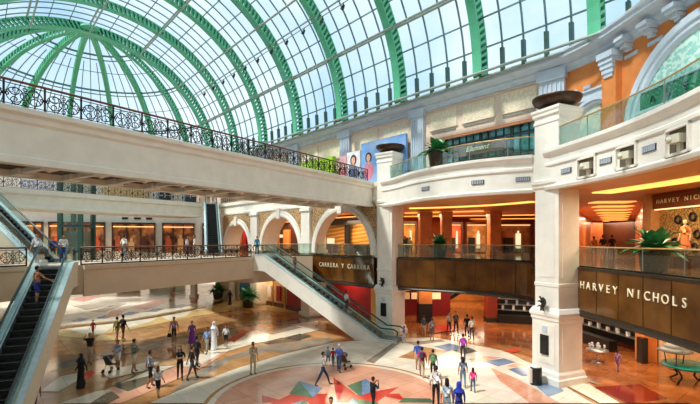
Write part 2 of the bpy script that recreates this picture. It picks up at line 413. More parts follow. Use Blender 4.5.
# L2 rear platform
slab('floor_4', [(-62, 50), (-30, 55), (-17.5, 44.5), (-14, 40), (-12.4, 38.3), (-8.1, 35.8), (-7.0, 37.4), (-6.3, 38.0), (-3.3, 37.9), V2(24.2, 34), V2(24.2, 52), (-20, 72), (-62, 64)], 3.7, Z2, M_L2FLOOR, M_CEILC, M_TANF)

# L2 bridge
B2 = [(-20.2, 17.6), (-17.15, 22.9), (-14.95, 24.05), (-8.9, 34.4), (-8.1, 35.8)]
def bridge2():
    b = MB()
    b.prism(B2 + [(-12.4, 38.4), (-19.4, 27.4), (-25, 20.5)], 4.25, Z2, 0)
    for seg in (B2[:2], B2[2:]):
        b.sweep(seg, [(0, 4.15), (-.14, 4.15), (-.14, 5.6), (-.22, 5.68), (-.22, 5.9), (0, 5.9)], 0)
    o = b.build('bridge_deck', M_TANF); tag(o, 'tan-faced lower footbridge with brown scroll railing crossing the hall', 'bridge'); return o
bridge2()

# L3 bridge
B3a, B3b = Vector((-14.55, 10.62)), Vector((1.75, 34.3))
B3d = (B3b-B3a).normalized(); B3n = Vector((-B3d.y, B3d.x))
def bridge3():
    root = empty('upper_footbridge'); tag(root, 'long cream upper footbridge with black scroll railing rising from the left edge', 'bridge')
    W = 3.7; prof = lambda s: [(0, 9.95), (s*.12, 9.95), (s*.12, 10.18), (s*.02, 10.24), (s*.02, 11.35), (s*.1, 11.45), (s*.1, 11.62), (s*.24, 11.72), (s*.24, 11.9), (0, 11.9)]
    b = MB(); p = [B3a, B3b]
    b.sweep(p, [(.42, 9.95), (.42, 11.9)] + [(d, z) for d, z in reversed(prof(-1))][0:], 0)
    b.build('front_beam', M_CREAM, root)
    b = MB(); q = [B3a+B3n*(W), B3b+B3n*(W)]
    b.sweep(q, [(0, 9.95), (.4, 9.95), (.4, 11.9), (0, 11.9)], 0); b.build('rear_beam', M_CREAM, root)
    b = MB(); q = [B3a, B3b]; b.sweep(q, [(.42, 10.22), (W, 10.22), (W, 11.88), (.42, 11.88)], 0)
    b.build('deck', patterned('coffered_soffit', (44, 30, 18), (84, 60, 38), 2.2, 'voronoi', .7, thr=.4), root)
    L = (B3b-B3a).length; k = 0; s = .8
    while s < L-1:
        c = B3a+B3d*s+B3n*(.42+(W-.42)/2); ang = math.atan2(B3n.y, B3n.x); b = MB()
        b.box((c.x, c.y, 10.14), (W-.42, .26, .2), ang)
        e = B3a+B3d*s+B3n*.75; b.box((e.x, e.y, 10.1), (.9, .6, .26), ang); e2 = B3a+B3d*s+B3n*(W-.35); b.box((e2.x, e2.y, 10.1), (.9, .6, .26), ang)
        b.lathe((e.x, e.y, 9.86), [(.02, 0), (.12, .05), (.16, .15)], 10)
        b.build('bracket', M_CREAM, root); s += 1.9
bridge3()

# far L3 gallery
B5 = [(-34.1, 31.5), (-30, 37.3), (-24.2, 45.6), (-18.6, 53.6)]
b = MB(); b.prism(B5+[(-22.5, 56.4), (-28, 48.5), (-34, 40), (-37.3, 35.2)], 10.12, Z3, 0)
b.sweep(B5, [(0, 10.1), (-.12, 10.1), (-.12, 10.3), (-.02, 10.36), (-.02, 11.3), (-.2, 11.45), (-.2, 11.9), (0, 11.9)], 0)
tag(b.build('gallery_deck', M_CREAM), 'cream curved gallery crossing the far end of the hall', 'gallery')

# ------------------------------------------------------------------ white fascia of the level 3 balconies
def fascia3(path, label):
    b = MB()
    prof = [(.3, 9.86), (-.1, 9.86), (-.14, 9.98), (-.14, 10.02), (-.03, 10.1), (-.03, 11.02), (-.1, 11.08), (-.1, 11.2), (-.03, 11.26), (-.05, 11.5), (-.16, 11.62), (-.22, 11.74), (-.22, 11.9), (.3, 11.9)]
    b.sweep(path, [(-d, z) for d, z in prof] if False else prof, 0); return b
# path runs away->near with the hall on its right, so hall side is negative d
f = fascia3(C3L, ''); tag(f.build('balcony_fascia', M_WHITE), 'white moulded balcony front between the two tall piers', 'balcony')
f = fascia3(C3R, ''); tag(f.build('balcony_fascia', M_WHITE), 'white moulded balcony front with three square niches at the right', 'balcony')

def frame_at(path, px, z):
    p, d = hit(path, px); n = Vector((d.y, -d.x)); return p, d, n
for px0, px1 in ((576, 600), (616, 640), (662, 698)):
    p, d = hit(C3R, (px0+px1)/2); n = Vector((d.y, -d.x)); ang = math.atan2(d.y, d.x)
    lab = {576: 'square niche with a white spotlight next to the pier, smallest of three', 616: 'middle square niche of the three in the white balcony front', 662: 'square niche closest to the right edge in the white balcony front'}[px0]
    r = empty('lamp_niche', (p.x, p.y, 10.56), ang); tag(r, lab, 'niche', 'projector niches in the balcony front')
    # local x along the wall, local -y toward the hall
    w, h = 1.16, .86
    b = MB()
    for sx in (-1, 1): b.box((sx*w/2, -.06, 0), (.09, .16, h+.09))
    for sz in (-1, 1): b.box((0, -.06, sz*h/2), (w+.09, .16, .09))
    b.build('frame', M_WHITE, r)
    b = MB(); b.box((0, -.028, 0), (w-.08, .02, h-.08)); b.build('backing', mat('niche_shade', (92, 84, 66), .8), r)
    b = MB(); b.box((.18, -.2, .02), (.42, .3, .28), .3); b.tube((.1, -.34, 0), (.06, -.46, -.03), .1, 10); b.box((.2, -.12, -.26), (.16, .12, .3)); b.build('projector', mat('lamp_ivory', (214, 208, 188), .4), r)
for px, py, path in ((567, 174.5, C3R), (606.5, 163.5, C3R), (650.5, 151.5, C3R), (478, 186.5, C3L), (523, 183, C3L), (426, 190, C3L)):
    p, d = hit(path, px); ang = math.atan2(d.y, d.x); z = 10.62
    r = MB(); r.box((0, -.04, 0), (.74, .05, .24), 0, 0)
    for k in range(7): r.box((-.3+k*.1, -.075, 0), (.05, .03, .2), 0, 1)
    o = r.build('air_grille', [M_BLACK, M_BLUEGREY]); o.location = (p.x, p.y, z); o.rotation_euler = (0, 0, ang)
    tag(o, {567: 'small air grille in the balcony front right beside the tall near pier', 606.5: 'air grille between the first and second square niche', 650.5: 'air grille between the second and third square niche',
            478: 'dark air grille in the middle of the curved balcony front', 523: 'air grille just left of the tall near pier', 426: 'air grille of the curved balcony by the slimmer far pier'}[px], 'air grille', 'air grilles in the white balcony fronts')

# ------------------------------------------------------------------ brown glass fascia of level 2
def fascia2(path, label, name='glass_fascia', step=1.5, z0=3.75, z1=5.82):
    root = empty(name); tag(root, label, 'fascia')
    b = MB(); b.sweep(path, [(0.0, z0), (-.06, z0), (-.06, z1), (0, z1)], 0); b.build('panel', M_FASC, root)
    b = MB(); b.sweep(path, [(.1, 3.45), (-.12, 3.45), (-.16, 3.55), (-.12, 3.62), (-.12, 3.74), (.1, 3.74)], 0)
    b.sweep(path, [(.1, z1+.002), (-.1, z1+.002), (-.1, z1+.1), (.1, z1+.1)], 0); b.build('edge_trim', mat('dark_edge_metal', (66, 58, 48), .4, .6), root)
    b = MB(); P = [Vector((p[0], p[1])) for p in path]; acc = 0
    for a, c in zip(P, P[1:]):
        L = (c-a).length; 
        while acc < L:
            q = a+(c-a)*(acc/L); d = (c-a).normalized(); n = Vector((d.y, -d.x))
            b = MB(); b.bar((q.x+n.x*.065, q.y+n.y*.065, z0), (q.x+n.x*.065, q.y+n.y*.065, z1), .03, .02, 0, up=(d.x, d.y, 0)); acc += step
            b.build('panel_joint', mat('joint_dark', (40, 24, 10), .4), root)
        acc -= L
    return root
ix = min(range(len(C2)), key=lambda i: abs(C2[i][1]-25))
fascia2(C2[:ix+1], 'dark golden-brown glass band below the middle gallery railing')
fr = fascia2(C2[ix:], 'dark golden-brown glass band carrying the large shop lettering at the right')
# letters along the right fascia
def letters_on(path, s, pxa, pxb, z, size, m, root, off=.1):
    pa, _ = hit(path, pxa); pb, _ = hit(path, pxb)
    seg = sub(path, pxa, pxb); Ls = [0]
    for a, c in zip(seg, seg[1:]): Ls.append(Ls[-1]+(c-a).length)
    tot = Ls[-1]; n = len(s)
    for i, ch in enumerate(s):
        if ch == ' ': continue
        t = tot*(i+.5)/n
        for j in range(len(seg)-1):
            if Ls[j] <= t <= Ls[j+1]:
                q = seg[j]+(seg[j+1]-seg[j])*((t-Ls[j])/(Ls[j+1]-Ls[j])); d = (seg[j+1]-seg[j]).normalized(); break
        nn = Vector((d.y, -d.x)); q = q+nn*off
        text('letter', ch, (q.x, q.y, z), d, size, m, root, .015, 'CENTER')
M_SIGN = mat('sign_gold', (246, 232, 196), .4)
sg = empty('shop_sign'); tag(sg, 'large pale gold capital lettering on the brown glass band at right', 'sign')
letters_on(C2, 'HARVEY NICHOLS', 581, 692, 4.88, .52, M_SIGN, sg, .09)

# ------------------------------------------------------------------ railings
def glass_rail(path, z, label, mrail=None, step=2.2, posts=True, h=1.05, inset=.15):
    root = empty('glass_railing'); tag(root, label, 'railing')
    P = offset(path, inset)
    b = MB(); b.sweep(P, [(-.01, z+.06), (.01, z+.06), (.01, z+h-.04), (-.01, z+h-.04)], 0); b.build('glass_panel', M_GLASSR, root)
    b = MB(); b.ptube([(p.x, p.y, z+h) for p in P], .035, 6); b.build('handrail', mrail or M_GOLDRAIL, root)
    b = MB(); b.sweep(P, [(-.05, z), (.05, z), (.05, z+.09), (-.05, z+.09)], 0); b.build('base_rail', M_IRON, root)
    acc = .6
    for a, c in zip(P, P[1:]):
        L = (c-a).length
        while acc < L:
            q = a+(c-a)*(acc/L); b = MB(); b.bar((q.x, q.y, z+.08), (q.x, q.y, z+h-.03), .03, .03); b.build('post', M_STEEL, root); acc += step
        acc -= L
    return root
glass_rail(C3L, Z3, 'glass balustrade with gold handrail on the upper balcony between the piers')
glass_rail(C3R, Z3, 'glass balustrade with gold handrail on the upper balcony at top right')
glass_rail(C2[:ix+1], Z2, 'glass balustrade along the middle gallery behind the potted plant')
glass_rail(C2[ix:], Z2, 'glass balustrade with wooden-gold handrail above the large lettering')

PANELME = {}
def scroll_mesh(w, h):
    key = round(w, 3)
    if key in PANELME: return PANELME[key]
    b = MB(); r = .02
    def ring(cx, cz, rr, n=12): b.ptube([(cx+rr*math.cos(2*PI*i/n), 0, cz+rr*math.sin(2*PI*i/n)) for i in range(n)], r, 4, 0, True)
    def spiral(cx, cz, rr, s0, sg):
        b.ptube([(cx+rr*(1-.75*t/14)*math.cos(s0+sg*t*.5), 0, cz+rr*(1-.75*t/14)*math.sin(s0+sg*t*.5)) for t in range(15)], r, 4)
    for zz in (.06, .16, h-.12): b.bar((-w/2, 0, zz), (w/2, 0, zz), .025, .025)
    for sx in (-1, 1):
        x = sx*w/4
        spiral(x, h*.33, w*.16, 0, sx); spiral(x, h*.66, w*.16, PI, -sx); ring(x, h*.5, w*.22, 14)
        b.bar((x, 0, .12), (x, 0, h-.1), .02, .02)
        ring(sx*w*.45, h*.5, .05, 8)
    ring(0, h*.5, w*.12, 12); ring(0, h*.75, .06, 8); ring(0, h*.25, .06, 8)
    b.bar((0, 0, .12), (0, 0, h-.1), .02, .02)
    o = b.build('scroll_panel', M_IRON); PANELME[key] = o.data; bpy.data.objects.remove(o); return PANELME[key]
def iron_rail(path, z, label, name='iron_railing', step=1.25, h=.98, inset=.18, rail=M_WOODRAIL):
    root = empty(name); tag(root, label, 'railing')
    P = offset(path, inset)
    b = MB(); b.ptube([(p.x, p.y, z+h) for p in P], .05, 6); b.build('handrail', rail, root)
    b = MB(); b.sweep(P, [(-.06, z), (.06, z), (.06, z+.07), (-.06, z+.07)], 0); b.build('base_rail', M_IRON, root)
    for a, c in zip(P, P[1:]):
        L = (c-a).length; n = max(1, round(L/step)); w = L/n; ang = math.atan2((c-a).y, (c-a).x)
        me = scroll_mesh(w-.06, h)
        for i in range(n+1):
            q = a+(c-a)*(i/n); b = MB(); b.box((q.x, q.y, z+h/2), (.055, .055, h), ang); b.lathe((q.x, q.y, z+h*.5), [(.02, -.06), (.05, 0), (.02, .06)], 8); b.build('post', M_IRON, root)
            if i < n:
                q = a+(c-a)*((i+.5)/n); o = bpy.data.objects.new('scroll_panel', me); COL.objects.link(o); o.parent = root; o.location = (q.x, q.y, z); o.rotation_euler = (0, 0, ang)
    return root
iron_rail([B3a+B3n*.02, B3b-B3d*.4], Z3, 'black scrollwork railing on the long upper footbridge')
iron_rail([Vector(p) for p in B5], Z3, 'scrollwork railing along the far cross gallery')
iron_rail([Vector(p) for p in B2[:2]], Z2, 'scrollwork railing at the left edge beside the escalator head')
iron_rail([Vector(p) for p in B2[2:]], Z2, 'brown scrollwork railing on the lower footbridge where people stand')
glass_rail([Vector(p) for p in [(-6.9, 38.2), (-3.4, 37.9)]], Z2, 'short glass railing in front of the middle arch')

# ------------------------------------------------------------------ piers
def pier(cx, cy, ang, s, label):
    r = empty('pier', (cx, cy, 0), ang); tag(r, label, 'pier')
    def sq(prof, name, m=M_WHITE, wmul=1.0):
        b = MB(); b.lathe((0, 0, 0), [(w*s*math.sqrt(2)/2, z) for w, z in prof], 4, 0, False, PI/4); return b.build(name, m, r)
    sq([(2.0, 0), (2.0, .35), (1.88, .42), (1.84, .6), (1.68, .72)], 'plinth')
    sq([(1.66, .72), (1.66, 3.15), (1.76, 3.24), (1.76, 3.36), (1.86, 3.46), (1.86, 3.6), (1.64, 3.8), (1.5, 3.84)], 'pedestal')
    sq([(1.46, 3.84), (1.46, 4.9), (1.52, 4.94), (1.52, 5.08), (1.46, 5.12), (1.46, 9.9), (1.6, 10.0), (1.6, 10.1), (1.72, 10.2), (1.72, 10.36), (1.5, 10.42), (1.5, 13.25), (1.58, 13.3), (1.58, 13.42), (1.5, 13.46), (1.5, 13.6)], 'shaft')
    sq([(1.54, 13.6), (1.66, 13.7), (1.66, 13.82), (1.76, 13.92), (1.76, 14.05), (.6, 14.06)], 'cap')
    # raised panels on the hall faces, emblem and plaque on the left-hand face (-x)
    for q in range(4):
        a = q*PI/2; dx, dy = math.cos(a), math.sin(a)
        for z0, z1, w in ((1.0, 3.0, 1.2), (5.4, 9.6, .95), (10.6, 13.1, .95)):
            d = (.83 if z0 < 2 else .73)*s
            b = MB(); b.box((dx*d, dy*d, (z0+z1)/2), (.05 if abs(dx) > .5 else w*s, w*s if abs(dx) > .5 else .05, z1-z0))
            b.build('raised_panel', M_WHITE, r)
    b = MB(); b.box((-.88*s, 0, 1.95), (.08, .5, 1.0)); b.box((-.915*s, 0, 1.95), (.04, .36, .86)); b.build('dark_plaque', M_BLACK, r)
    b = MB(); b.box((-.87*s, 0, 2.75), (.03, .3, .3)); b.build('small_crest', M_BLUEGREY, r)
    return r
PA1 = math.radians(203.7-180); PA2 = math.radians(227.8-180)
p1 = pier(10.75, 22.35, PA1, 1.0, 'tall white near pier with a bin at its foot')
p2 = pier(3.15, 33.7, PA2, .98, 'white pier at the foot of the descending escalator')
def gecko(cx, cy, ang, s, label):
    """bronze climbing animal ornament: body, neck, tail and four bent legs on the pier face"""
    b = MB(); x0 = -.84*s
    b.ptube([(x0, .28, -.42), (x0-.06, .2, -.3), (x0-.1, .06, -.14), (x0-.12, -.05, .04), (x0-.2, -.12, .2), (x0-.34, -.18, .3), (x0-.46, -.22, .26)], [.02, .05, .1, .12, .09, .07, .03], 8)
    b.ell((x0-.44, -.21, .29), (.12, .07, .07), 8)
    for a, c in (((-.1, .05, .02), (-.3, .2, .1)), ((-.12, -.05, .1), (-.34, -.22, .02)), ((-.08, .1, -.18), (-.2, .3, -.2)), ((-.1, .02, -.2), (-.26, -.16, -.34))):
        m = ((a[0]+c[0])/2-.06, (a[1]+c[1])/2, (a[2]+c[2])/2+.08)
        b.ptube([(x0+a[0], a[1], a[2]), (x0+m[0], m[1], m[2]), (x0+c[0], c[1], c[2])], [.05, .04, .025], 6)
    b.ptube([(x0-.16, .02, .14), (x0-.14, .2, .34), (x0-.1, .3, .28)], [.07, .05, .01], 6)
    o = b.build('bronze_creature', M_BLACK); o.location = (cx, cy, 4.05); o.rotation_euler = (0, 0, ang); tag(o, label, 'ornament'); return o
gecko(10.75, 22.35, PA1, 1.0, 'black winged ornament perched on the near pier above its pedestal')
gecko(3.15, 33.7, PA2, .98, 'black winged ornament on the pier at the escalator foot')
def bowl(cx, cy, z, R, label):
    b = MB(); b.lathe((cx, cy, z), [(.0, 0), (.42*R, .0), (.5*R, .06), (.5*R, .1), (.7*R, .16), (.93*R, .36), (R, .52), (R, .6), (.95*R, .62), (.86*R, .5), (.6*R, .3), (0, .24)], 36)
    o = b.build('stone_bowl', M_BRONZE); tag(o, label, 'bowl')
bowl(10.75, 22.35, 14.06, 1.2, 'large dark shallow bowl on top of the near pier')
bowl(3.15, 33.7, 14.05*1.0, 1.12, 'dark shallow bowl on top of the far pier in front of the poster')
# bin at the near pier
b = MB(); b.lathe((0, 0, 0), [(.26, 0), (.28, .04), (.28, .86), (.26, .9), (.2, .92)], 16, 0); b.lathe((0, 0, .92), [(.24, 0), (.24, .05), (.0, .1)], 16, 1); b.box((-.3, 0, .5), (.1, .32, .7), 0, 1)
o = b.build('litter_bin', [M_BLACK, M_WHITE]); gx, gy = gp(536, 385); o.location = (gx, gy, 0); tag(o, 'black round litter bin at the foot of the near pier', 'bin')

# ------------------------------------------------------------------ arcade wall with three big arches
def arcade():
    LA, TK = 24.1, .9
    wall = empty('wall_arcade'); wall['kind'] = 'structure'
    bays = [(24.2, 32.8, 4.3), (34.3, 42.7, 4.2), (44.4, 51.8, 3.7)]
    spring = 6.1
    for i, (u0, u1, Ro) in enumerate(bays):
        uc = (u0+u1)/2; Ri = Ro-.55; n = 28; TK = (.9, 1.9, 1.9)[i]
        b = MB(); zt = 10.45
        # wall web above arch (front, back) between u0 and u1
        for L in (LA, LA+TK):
            vs = []; 
            for k in range(n+1):
                a = PI*k/n; u = uc+Ri*math.cos(a); z = spring+Ri*math.sin(a); vs.append(VW(L, u, z)); vs.append(VW(L, u, zt))
            b.add(vs, [(2*k, 2*k+1, 2*k+3, 2*k+2) for k in range(n)], 0)
            for ua, ub in ((u0-.75, uc-Ri), (uc+Ri, u1+.75)):
                b.add([VW(L, ua, Z2), VW(L, ub, Z2), VW(L, ub, zt), VW(L, ua, zt)], [(0, 1, 2, 3)], 0)
        vs = []
        for k in range(n+1):
            a = PI*k/n; u = uc+Ri*math.cos(a); z = spring+Ri*math.sin(a); vs.append(VW(LA, u, z)); vs.append(VW(LA+TK, u, z))
        b.add(vs, [(2*k, 2*k+1, 2*k+3, 2*k+2) for k in range(n)], 0, True)
        b.build('arch_wall', M_CREAM, wall)
        b = MB(); vs = []          # archivolt
        for k in range(n+1):
            a = PI*k/n
            for rr, dl in ((Ri-.02, .0), (Ri-.02, -.16), (Ri+.2, -.2), (Ri+.24, -.14), (Ro, -.14), (Ro, 0)):
                vs.append(VW(LA+dl, uc+rr*math.cos(a), spring+rr*math.sin(a)))
        b.add(vs, [(6*k+j, 6*k+j+1, 6*k+j+7, 6*k+j+6) for k in range(n) for j in range(5)], 0, False)
        b.build('archivolt', M_WHITE, wall)
        b = MB(); b.obox(VW(LA-.16, uc, spring+Ri+.3), (VW(0, .3)-VW(0, 0)), (VW(.14, 0)-VW(0, 0)), Vector((0, 0, .55))); b.build('keystone', M_WHITE, wall)
        b = MB()                    # mosaic spandrels, thin inlaid panels
        for sg in (-1, 1):
            ue = u0-.05 if sg < 0 else u1+.05
            vs = []; m = 12
            for k in range(m+1):
                a = (PI*.5*k/m) if sg > 0 else PI-(PI*.5*k/m)
                u = uc+(Ro+.1)*math.cos(a); u = max(u0-.02, min(u1+.02, u)); z = spring+(Ro+.1)*math.sin(a)
                if z > 10.3: z = 10.3
                vs.append(VW(LA-.05, u, z)); vs.append(VW(LA-.05, u, 10.3))
            b.add(vs, [(2*k, 2*k+1, 2*k+3, 2*k+2) for k in range(m)], 0)
        b.build('mosaic_spandrel', M_MOSAIC, wall)
    for uc, w in ((33.55, 1.35), (43.55, 1.5), (52.5, 1.3)):
        b = MB(); ax = (VW(0, 1)-VW(0, 0)); ay = (VW(1, 0)-VW(0, 0))
        b.obox(VW(LA+.7, uc, 5.25), ax*w/2, ay*1.0, Vector((0, 0, 5.25)))
        for z, e in ((.3, .16), (3.5, .12), (5.75, .1), (6.2, .1), (10.2, .12)): b.obox(VW(LA+.7, uc, z), ax*(w/2+e), ay*(1.0+e), Vector((0, 0, .14)))
        b.build('pilaster', M_WHITE, wall)
    b = MB(); path = [Vector(V2(LA, 53.5)), Vector(V2(LA, 23.9))]
    b.sweep(path, [(.4, 10.45), (-.14, 10.45), (-.14, 10.7), (-.03, 10.76), (-.03, 11.4), (-.2, 11.55), (-.2, 11.9), (.4, 11.9)], 0); b.build('upper_fascia', M_CREAM, wall)
    iron_rail([Vector(V2(LA, 53)), Vector(V2(LA, 33))], Z3, 'scrollwork railing above the arches behind the upper footbridge')
    # glass fascia in the largest arch
    pth = [Vector(V2(LA-.05, 32.7)), Vector(V2(LA-.05, 24.4))]
    fascia2(pth, 'golden-brown glass band with small lettering below the largest arch', z0=3.75)
    glass_rail([Vector(V2(LA-.1, 32.7)), Vector(V2(LA-.1, 24.4))], Z2, 'glass railing inside the largest arch')
    s = empty('shop_sign'); tag(s, 'small cream capitals on the brown band below the largest arch', 'sign')
    d = (pth[1]-pth[0]).normalized(); q, _ = hit([Vector(V2(LA-.15, 32.7)), Vector(V2(LA-.15, 24.4))], 321)
    letters_on([Vector(V2(LA-.15, 32.7)), Vector(V2(LA-.15, 24.4))], 'CARRERA Y CARRERA', 319, 370, 4.9, .54, M_SIGN, s, .0)
arcade()

# ------------------------------------------------------------------ level 3 wall and cornice
def l3wall():
    w = empty('wall_upper'); w['kind'] = 'structure'
    def strip(pa, pb, z0, z1, d0, d1, name, m, path=PW):
        seg = sub(path, pa, pb); b = MB(); b.sweep(seg, [(-d0, z0), (-d1, z0), (-d1, z1), (-d0, z1)], 0); return b.build(name, m, w)
    k = len(PW)
    # solid wall pieces
    b = MB(); b.sweep(sub(PW, 186, 431), [(.4, 11.9), (0, 11.9), (0, 17.3), (.4, 17.3)], 0); b.build('plaster', M_PINKW, w)
    b = MB(); b.sweep(sub(PW, 431, 536), [(.4, 14.75), (0, 14.75), (0, 17.3), (.4, 17.3)], 0); b.build('plaster', M_PINKW, w)
    b = MB(); b.sweep(sub(PW, 536, 566), [(.4, 11.9), (0, 11.9), (0, 17.3), (.4, 17.3)], 0); b.build('plaster', M_PINKW, w)
    seg = sub(PW, 566, 640); seg += [p for p in PW if p.y < seg[-1].y-.01]
    seg = [p for i, p in enumerate(seg) if i == 0 or (p-seg[i-1]).length > 1e-3]
    b = MB(); b.sweep(seg, [(.4, 11.9), (0, 11.9), (0, 17.3), (.4, 17.3)], 0); b.build('terracotta_plaster', M_ORANGE, w)
    # cornice
    b = MB(); b.sweep(PW, [(.5, 17.0), (0, 17.0), (-.1, 17.05), (-.14, 17.2), (-.3, 17.3), (-.3, 17.42), (-.62, 17.55), (-.9, 17.6), (-.9, 17.78), (-1.0, 17.84), (-1.0, 17.95), (-.7, 18.0), (.5, 18.0)], 0)
    b.build('cornice', M_BLUEGREY, w)
    # bead over pink wall, header sill
    for pa, pb in ((190, 290), (300, 342), (351, 413), (426, 541)): strip(pa, pb, 16.88, 16.98, 0, .06, 'moulding', M_PINKW)
    # relief panels with their little grilles
    for pa, pb in ((236, 262), (268, 288), (302, 318), (322, 340), (354, 378), (384, 409), (431, 457), (463, 495), (502, 537)):
        if pb < 430: z0, z1 = 15.0, 16.6
        else: z0, z1 = 15.5, 16.7
        strip(pa, pb, z0, z1, 0, .05, 'relief_panel', M_PANEL)
        strip(pa-1, pb+1, z1, z1+.07, 0, .09, 'relief_frame', M_PINKW); strip(pa-1, pb+1, z0-.07, z0, 0, .09, 'relief_frame', M_PINKW)
        if pa > 430: strip(pa+1, pb-1, 15.2, 15.36, 0, .05, 'grille', mat('grille_grey', (132, 128, 118), .6))
    strip(431, 537, 14.6, 14.78, 0, .12, 'header_mould', mat('terracotta_trim', (186, 120, 84), .7))
    # fluted pilasters
    for pa, pb in ((263, 268), (291, 299), (342, 351), (413, 425), (541, 566)):
        strip(pa, pb, 11.9, 16.7, 0, .28, 'pilaster', M_BLUEGREY)
        strip(pa-1.5, pb+1.5, 16.7, 17.3, 0, .42, 'pilaster_capital', M_BLUEGREY)
        seg = sub(PW, pa, pb); a, c = seg[0], seg[-1]; d = (c-a); n = Vector((d.y, -d.x)).normalized()
        b = MB()
        for q in (.14, .32, .5, .68, .86):
            e = a+d*q+n*.3; b.tube((e.x, e.y, 12.0), (e.x, e.y, 16.5), .06, 6)
        b.build('fluting', M_BLUEGREY, w)
    # orange bay mouldings: grey band, pilaster, corbels
    strip(567, 606, 14.95, 15.35, 0, .2, 'grey_band', M_BLUEGREY); strip(567, 606, 15.35, 15.45, 0, .3, 'grey_band', M_BLUEGREY)
    for pa, pb in ((571, 578), (584, 591)): strip(pa, pb, 15.6, 15.8, 0, .06, 'slot_panel', M_BLUEGREY)
    strip(607, 622, 11.9, 16.9, 0, .35, 'terracotta_pilaster', M_ORANGE)
    for z0, z1, e, dd_ in ((16.6, 16.9, 1.5, .66), (16.35, 16.6, .6, .58), (16.1, 16.35, -.2, .52), (15.85, 16.1, -1.2, .47), (15.65, 15.85, -2.4, .42)): strip(607-e, 622+e, z0, z1, 0, dd_, 'pilaster_capital', M_BLUEGREY)
    P = sub(PW, 628, 700); P += [p for p in PW if p.y < P[-1].y-.3]
    acc = .15
    for a, c in zip(P, P[1:]):
        L = (c-a).length
        while acc < L and L > 1e-3:
            q = a+(c-a)*(acc/L); d = (c-a).normalized(); n = Vector((d.y, -d.x)); b = MB()
            ax = Vector((d.x, d.y, 0)); ay = Vector((n.x, n.y, 0))
            for dz, hw, dd in ((17.16, .3, .34), (17.02, .26, .3), (16.82, .2, .2), (16.68, .14, .12)): b.obox(Vector((q.x, q.y, dz))+ay*dd, ax*hw, ay*dd, Vector((0, 0, .09)))
            b.build('corbel', M_BLUEGREY, w)
            b = MB(); b.obox(Vector((q.x+d.x*.1, q.y+d.y*.1, 16.36))+ay*.03, ax*.42, ay*.03, Vector((0, 0, .09))); b.obox(Vector((q.x+d.x*.1, q.y+d.y*.1, 16.36))+ay*.05, ax*.34, ay*.03, Vector((0, 0, .04))); b.build('slot_panel', M_BLUEGREY, w)
            acc += 1.45
        acc -= L
    # arched windows
    def archwin(pa_, zc, Ri, Ro, uoff, glassm, nm):
        p, d = hit(PW, pa_); n = Vector((d.y, -d.x)); c = p+d*uoff
        P_ = lambda x, z, o: Vector((c.x+d.x*x+n.x*o, c.y+d.y*x+n.y*o, z))
        r = empty(nm); r['kind'] = 'structure'
        b = MB(); vs = []; N = 30
        prof = ((Ri, -.1), (Ri, .1), (Ri+.12*(Ro-Ri)/.6, .2), (Ri+.5*(Ro-Ri), .2), (Ri+.55*(Ro-Ri), .28), (Ro, .28), (Ro, -.1))
        for k_ in range(N+1):
            a = PI*k_/N
            for rr, o in prof: vs.append(P_(-rr*math.cos(a), zc+rr*math.sin(a), o))
        b.add(vs, [(7*k_+j, 7*k_+j+1, 7*k_+j+8, 7*k_+j+7) for k_ in range(N) for j in range(6)], 0); 
        for sx in (-1, 1):
            for x0, o1 in ((Ri+(Ro-Ri)/2, .24),):
                b.obox(P_(sx*x0, (zc+11.9)/2, .1), Vector((d.x, d.y, 0))*(Ro-Ri)/2, Vector((n.x, n.y, 0))*.16, Vector((0, 0, (zc-11.9)/2)))
        b.build('archivolt', M_BLUEGREY, r)
        b = MB(); vs = [P_(0, zc, .04)]+[P_(-Ri*math.cos(PI*k_/N), zc+Ri*math.sin(PI*k_/N), .04) for k_ in range(N+1)]
        b.add(vs, [(0, k_+1, k_+2) for k_ in range(N)], 0); b.add([P_(-Ri, 11.9, .04), P_(Ri, 11.9, .04), P_(Ri, zc, .04), P_(-Ri, zc, .04)], [(0, 1, 2, 3)], 0)
        b.build('pane', glassm, r)
        return r, P_, d, n
    mint = patterned('mint_leaf_glass', (150, 205, 196), (206, 232, 222), 5, 'noise', .25, 0, .03)
    r, P_, d, n = archwin(628.5, 12.35, 3.55, 4.25, 4.2, mint, 'window_1')
    b = MB(); dd = Vector((d.x, d.y, 0)); nn = Vector((n.x, n.y, 0))
    b.obox(P_(0, 13.75, .12), dd*3.25, nn*.06, Vector((0, 0, .42))); b.build('name_band', mat('band_green', (48, 122, 88), .3), r)
    b = MB(); b.obox(P_(0, 13.28, .16), dd*3.5, nn*.12, Vector((0, 0, .06))); b.obox(P_(0, 14.2, .14), dd*3.1, nn*.1, Vector((0, 0, .04)))
    for q in (-2.4, -1.2, 0, 1.2, 2.4): b.obox(P_(q, 12.6, .1), dd*.05, nn*.05, Vector((0, 0, .65)))
    b.build('glazing_bar', M_BLUEGREY, r)
    s = empty('shop_sign'); tag(s, 'spaced dark letters on the green band of the big arched window', 'sign')
    for i, ch in enumerate('ASENNJ'):
        q = P_(-2.5+i*.85, 13.56, .2); text('letter', ch, q, d, .5, mat('letter_dark', (24, 52, 44), .4), s, .02, 'CENTER')
    glint = patterned('pale_window_glass', (196, 206, 196), (236, 220, 190), 1.4, 'noise', .15)
    archwin(572.5, 13.5, 1.1, 1.5, 1.5, glint, 'window_2')
    # dark shopfront between the pilasters
    r = empty('storefront'); tag(r, 'dark green glass shopfront with a brown name board on the upper level', 'shopfront')
    seg = sub(PW, 431.5, 536); seg2 = offset(seg, .35)
    b = MB(); b.sweep(seg, [(.32, 11.9), (.30, 11.9), (.30, 14.7), (.32, 14.7)], 0)
    b.build('glass_pane', patterned('tinted_shop_glass', (34, 72, 78), (104, 164, 172), .8, 'noise', .08, .2, .1), r)
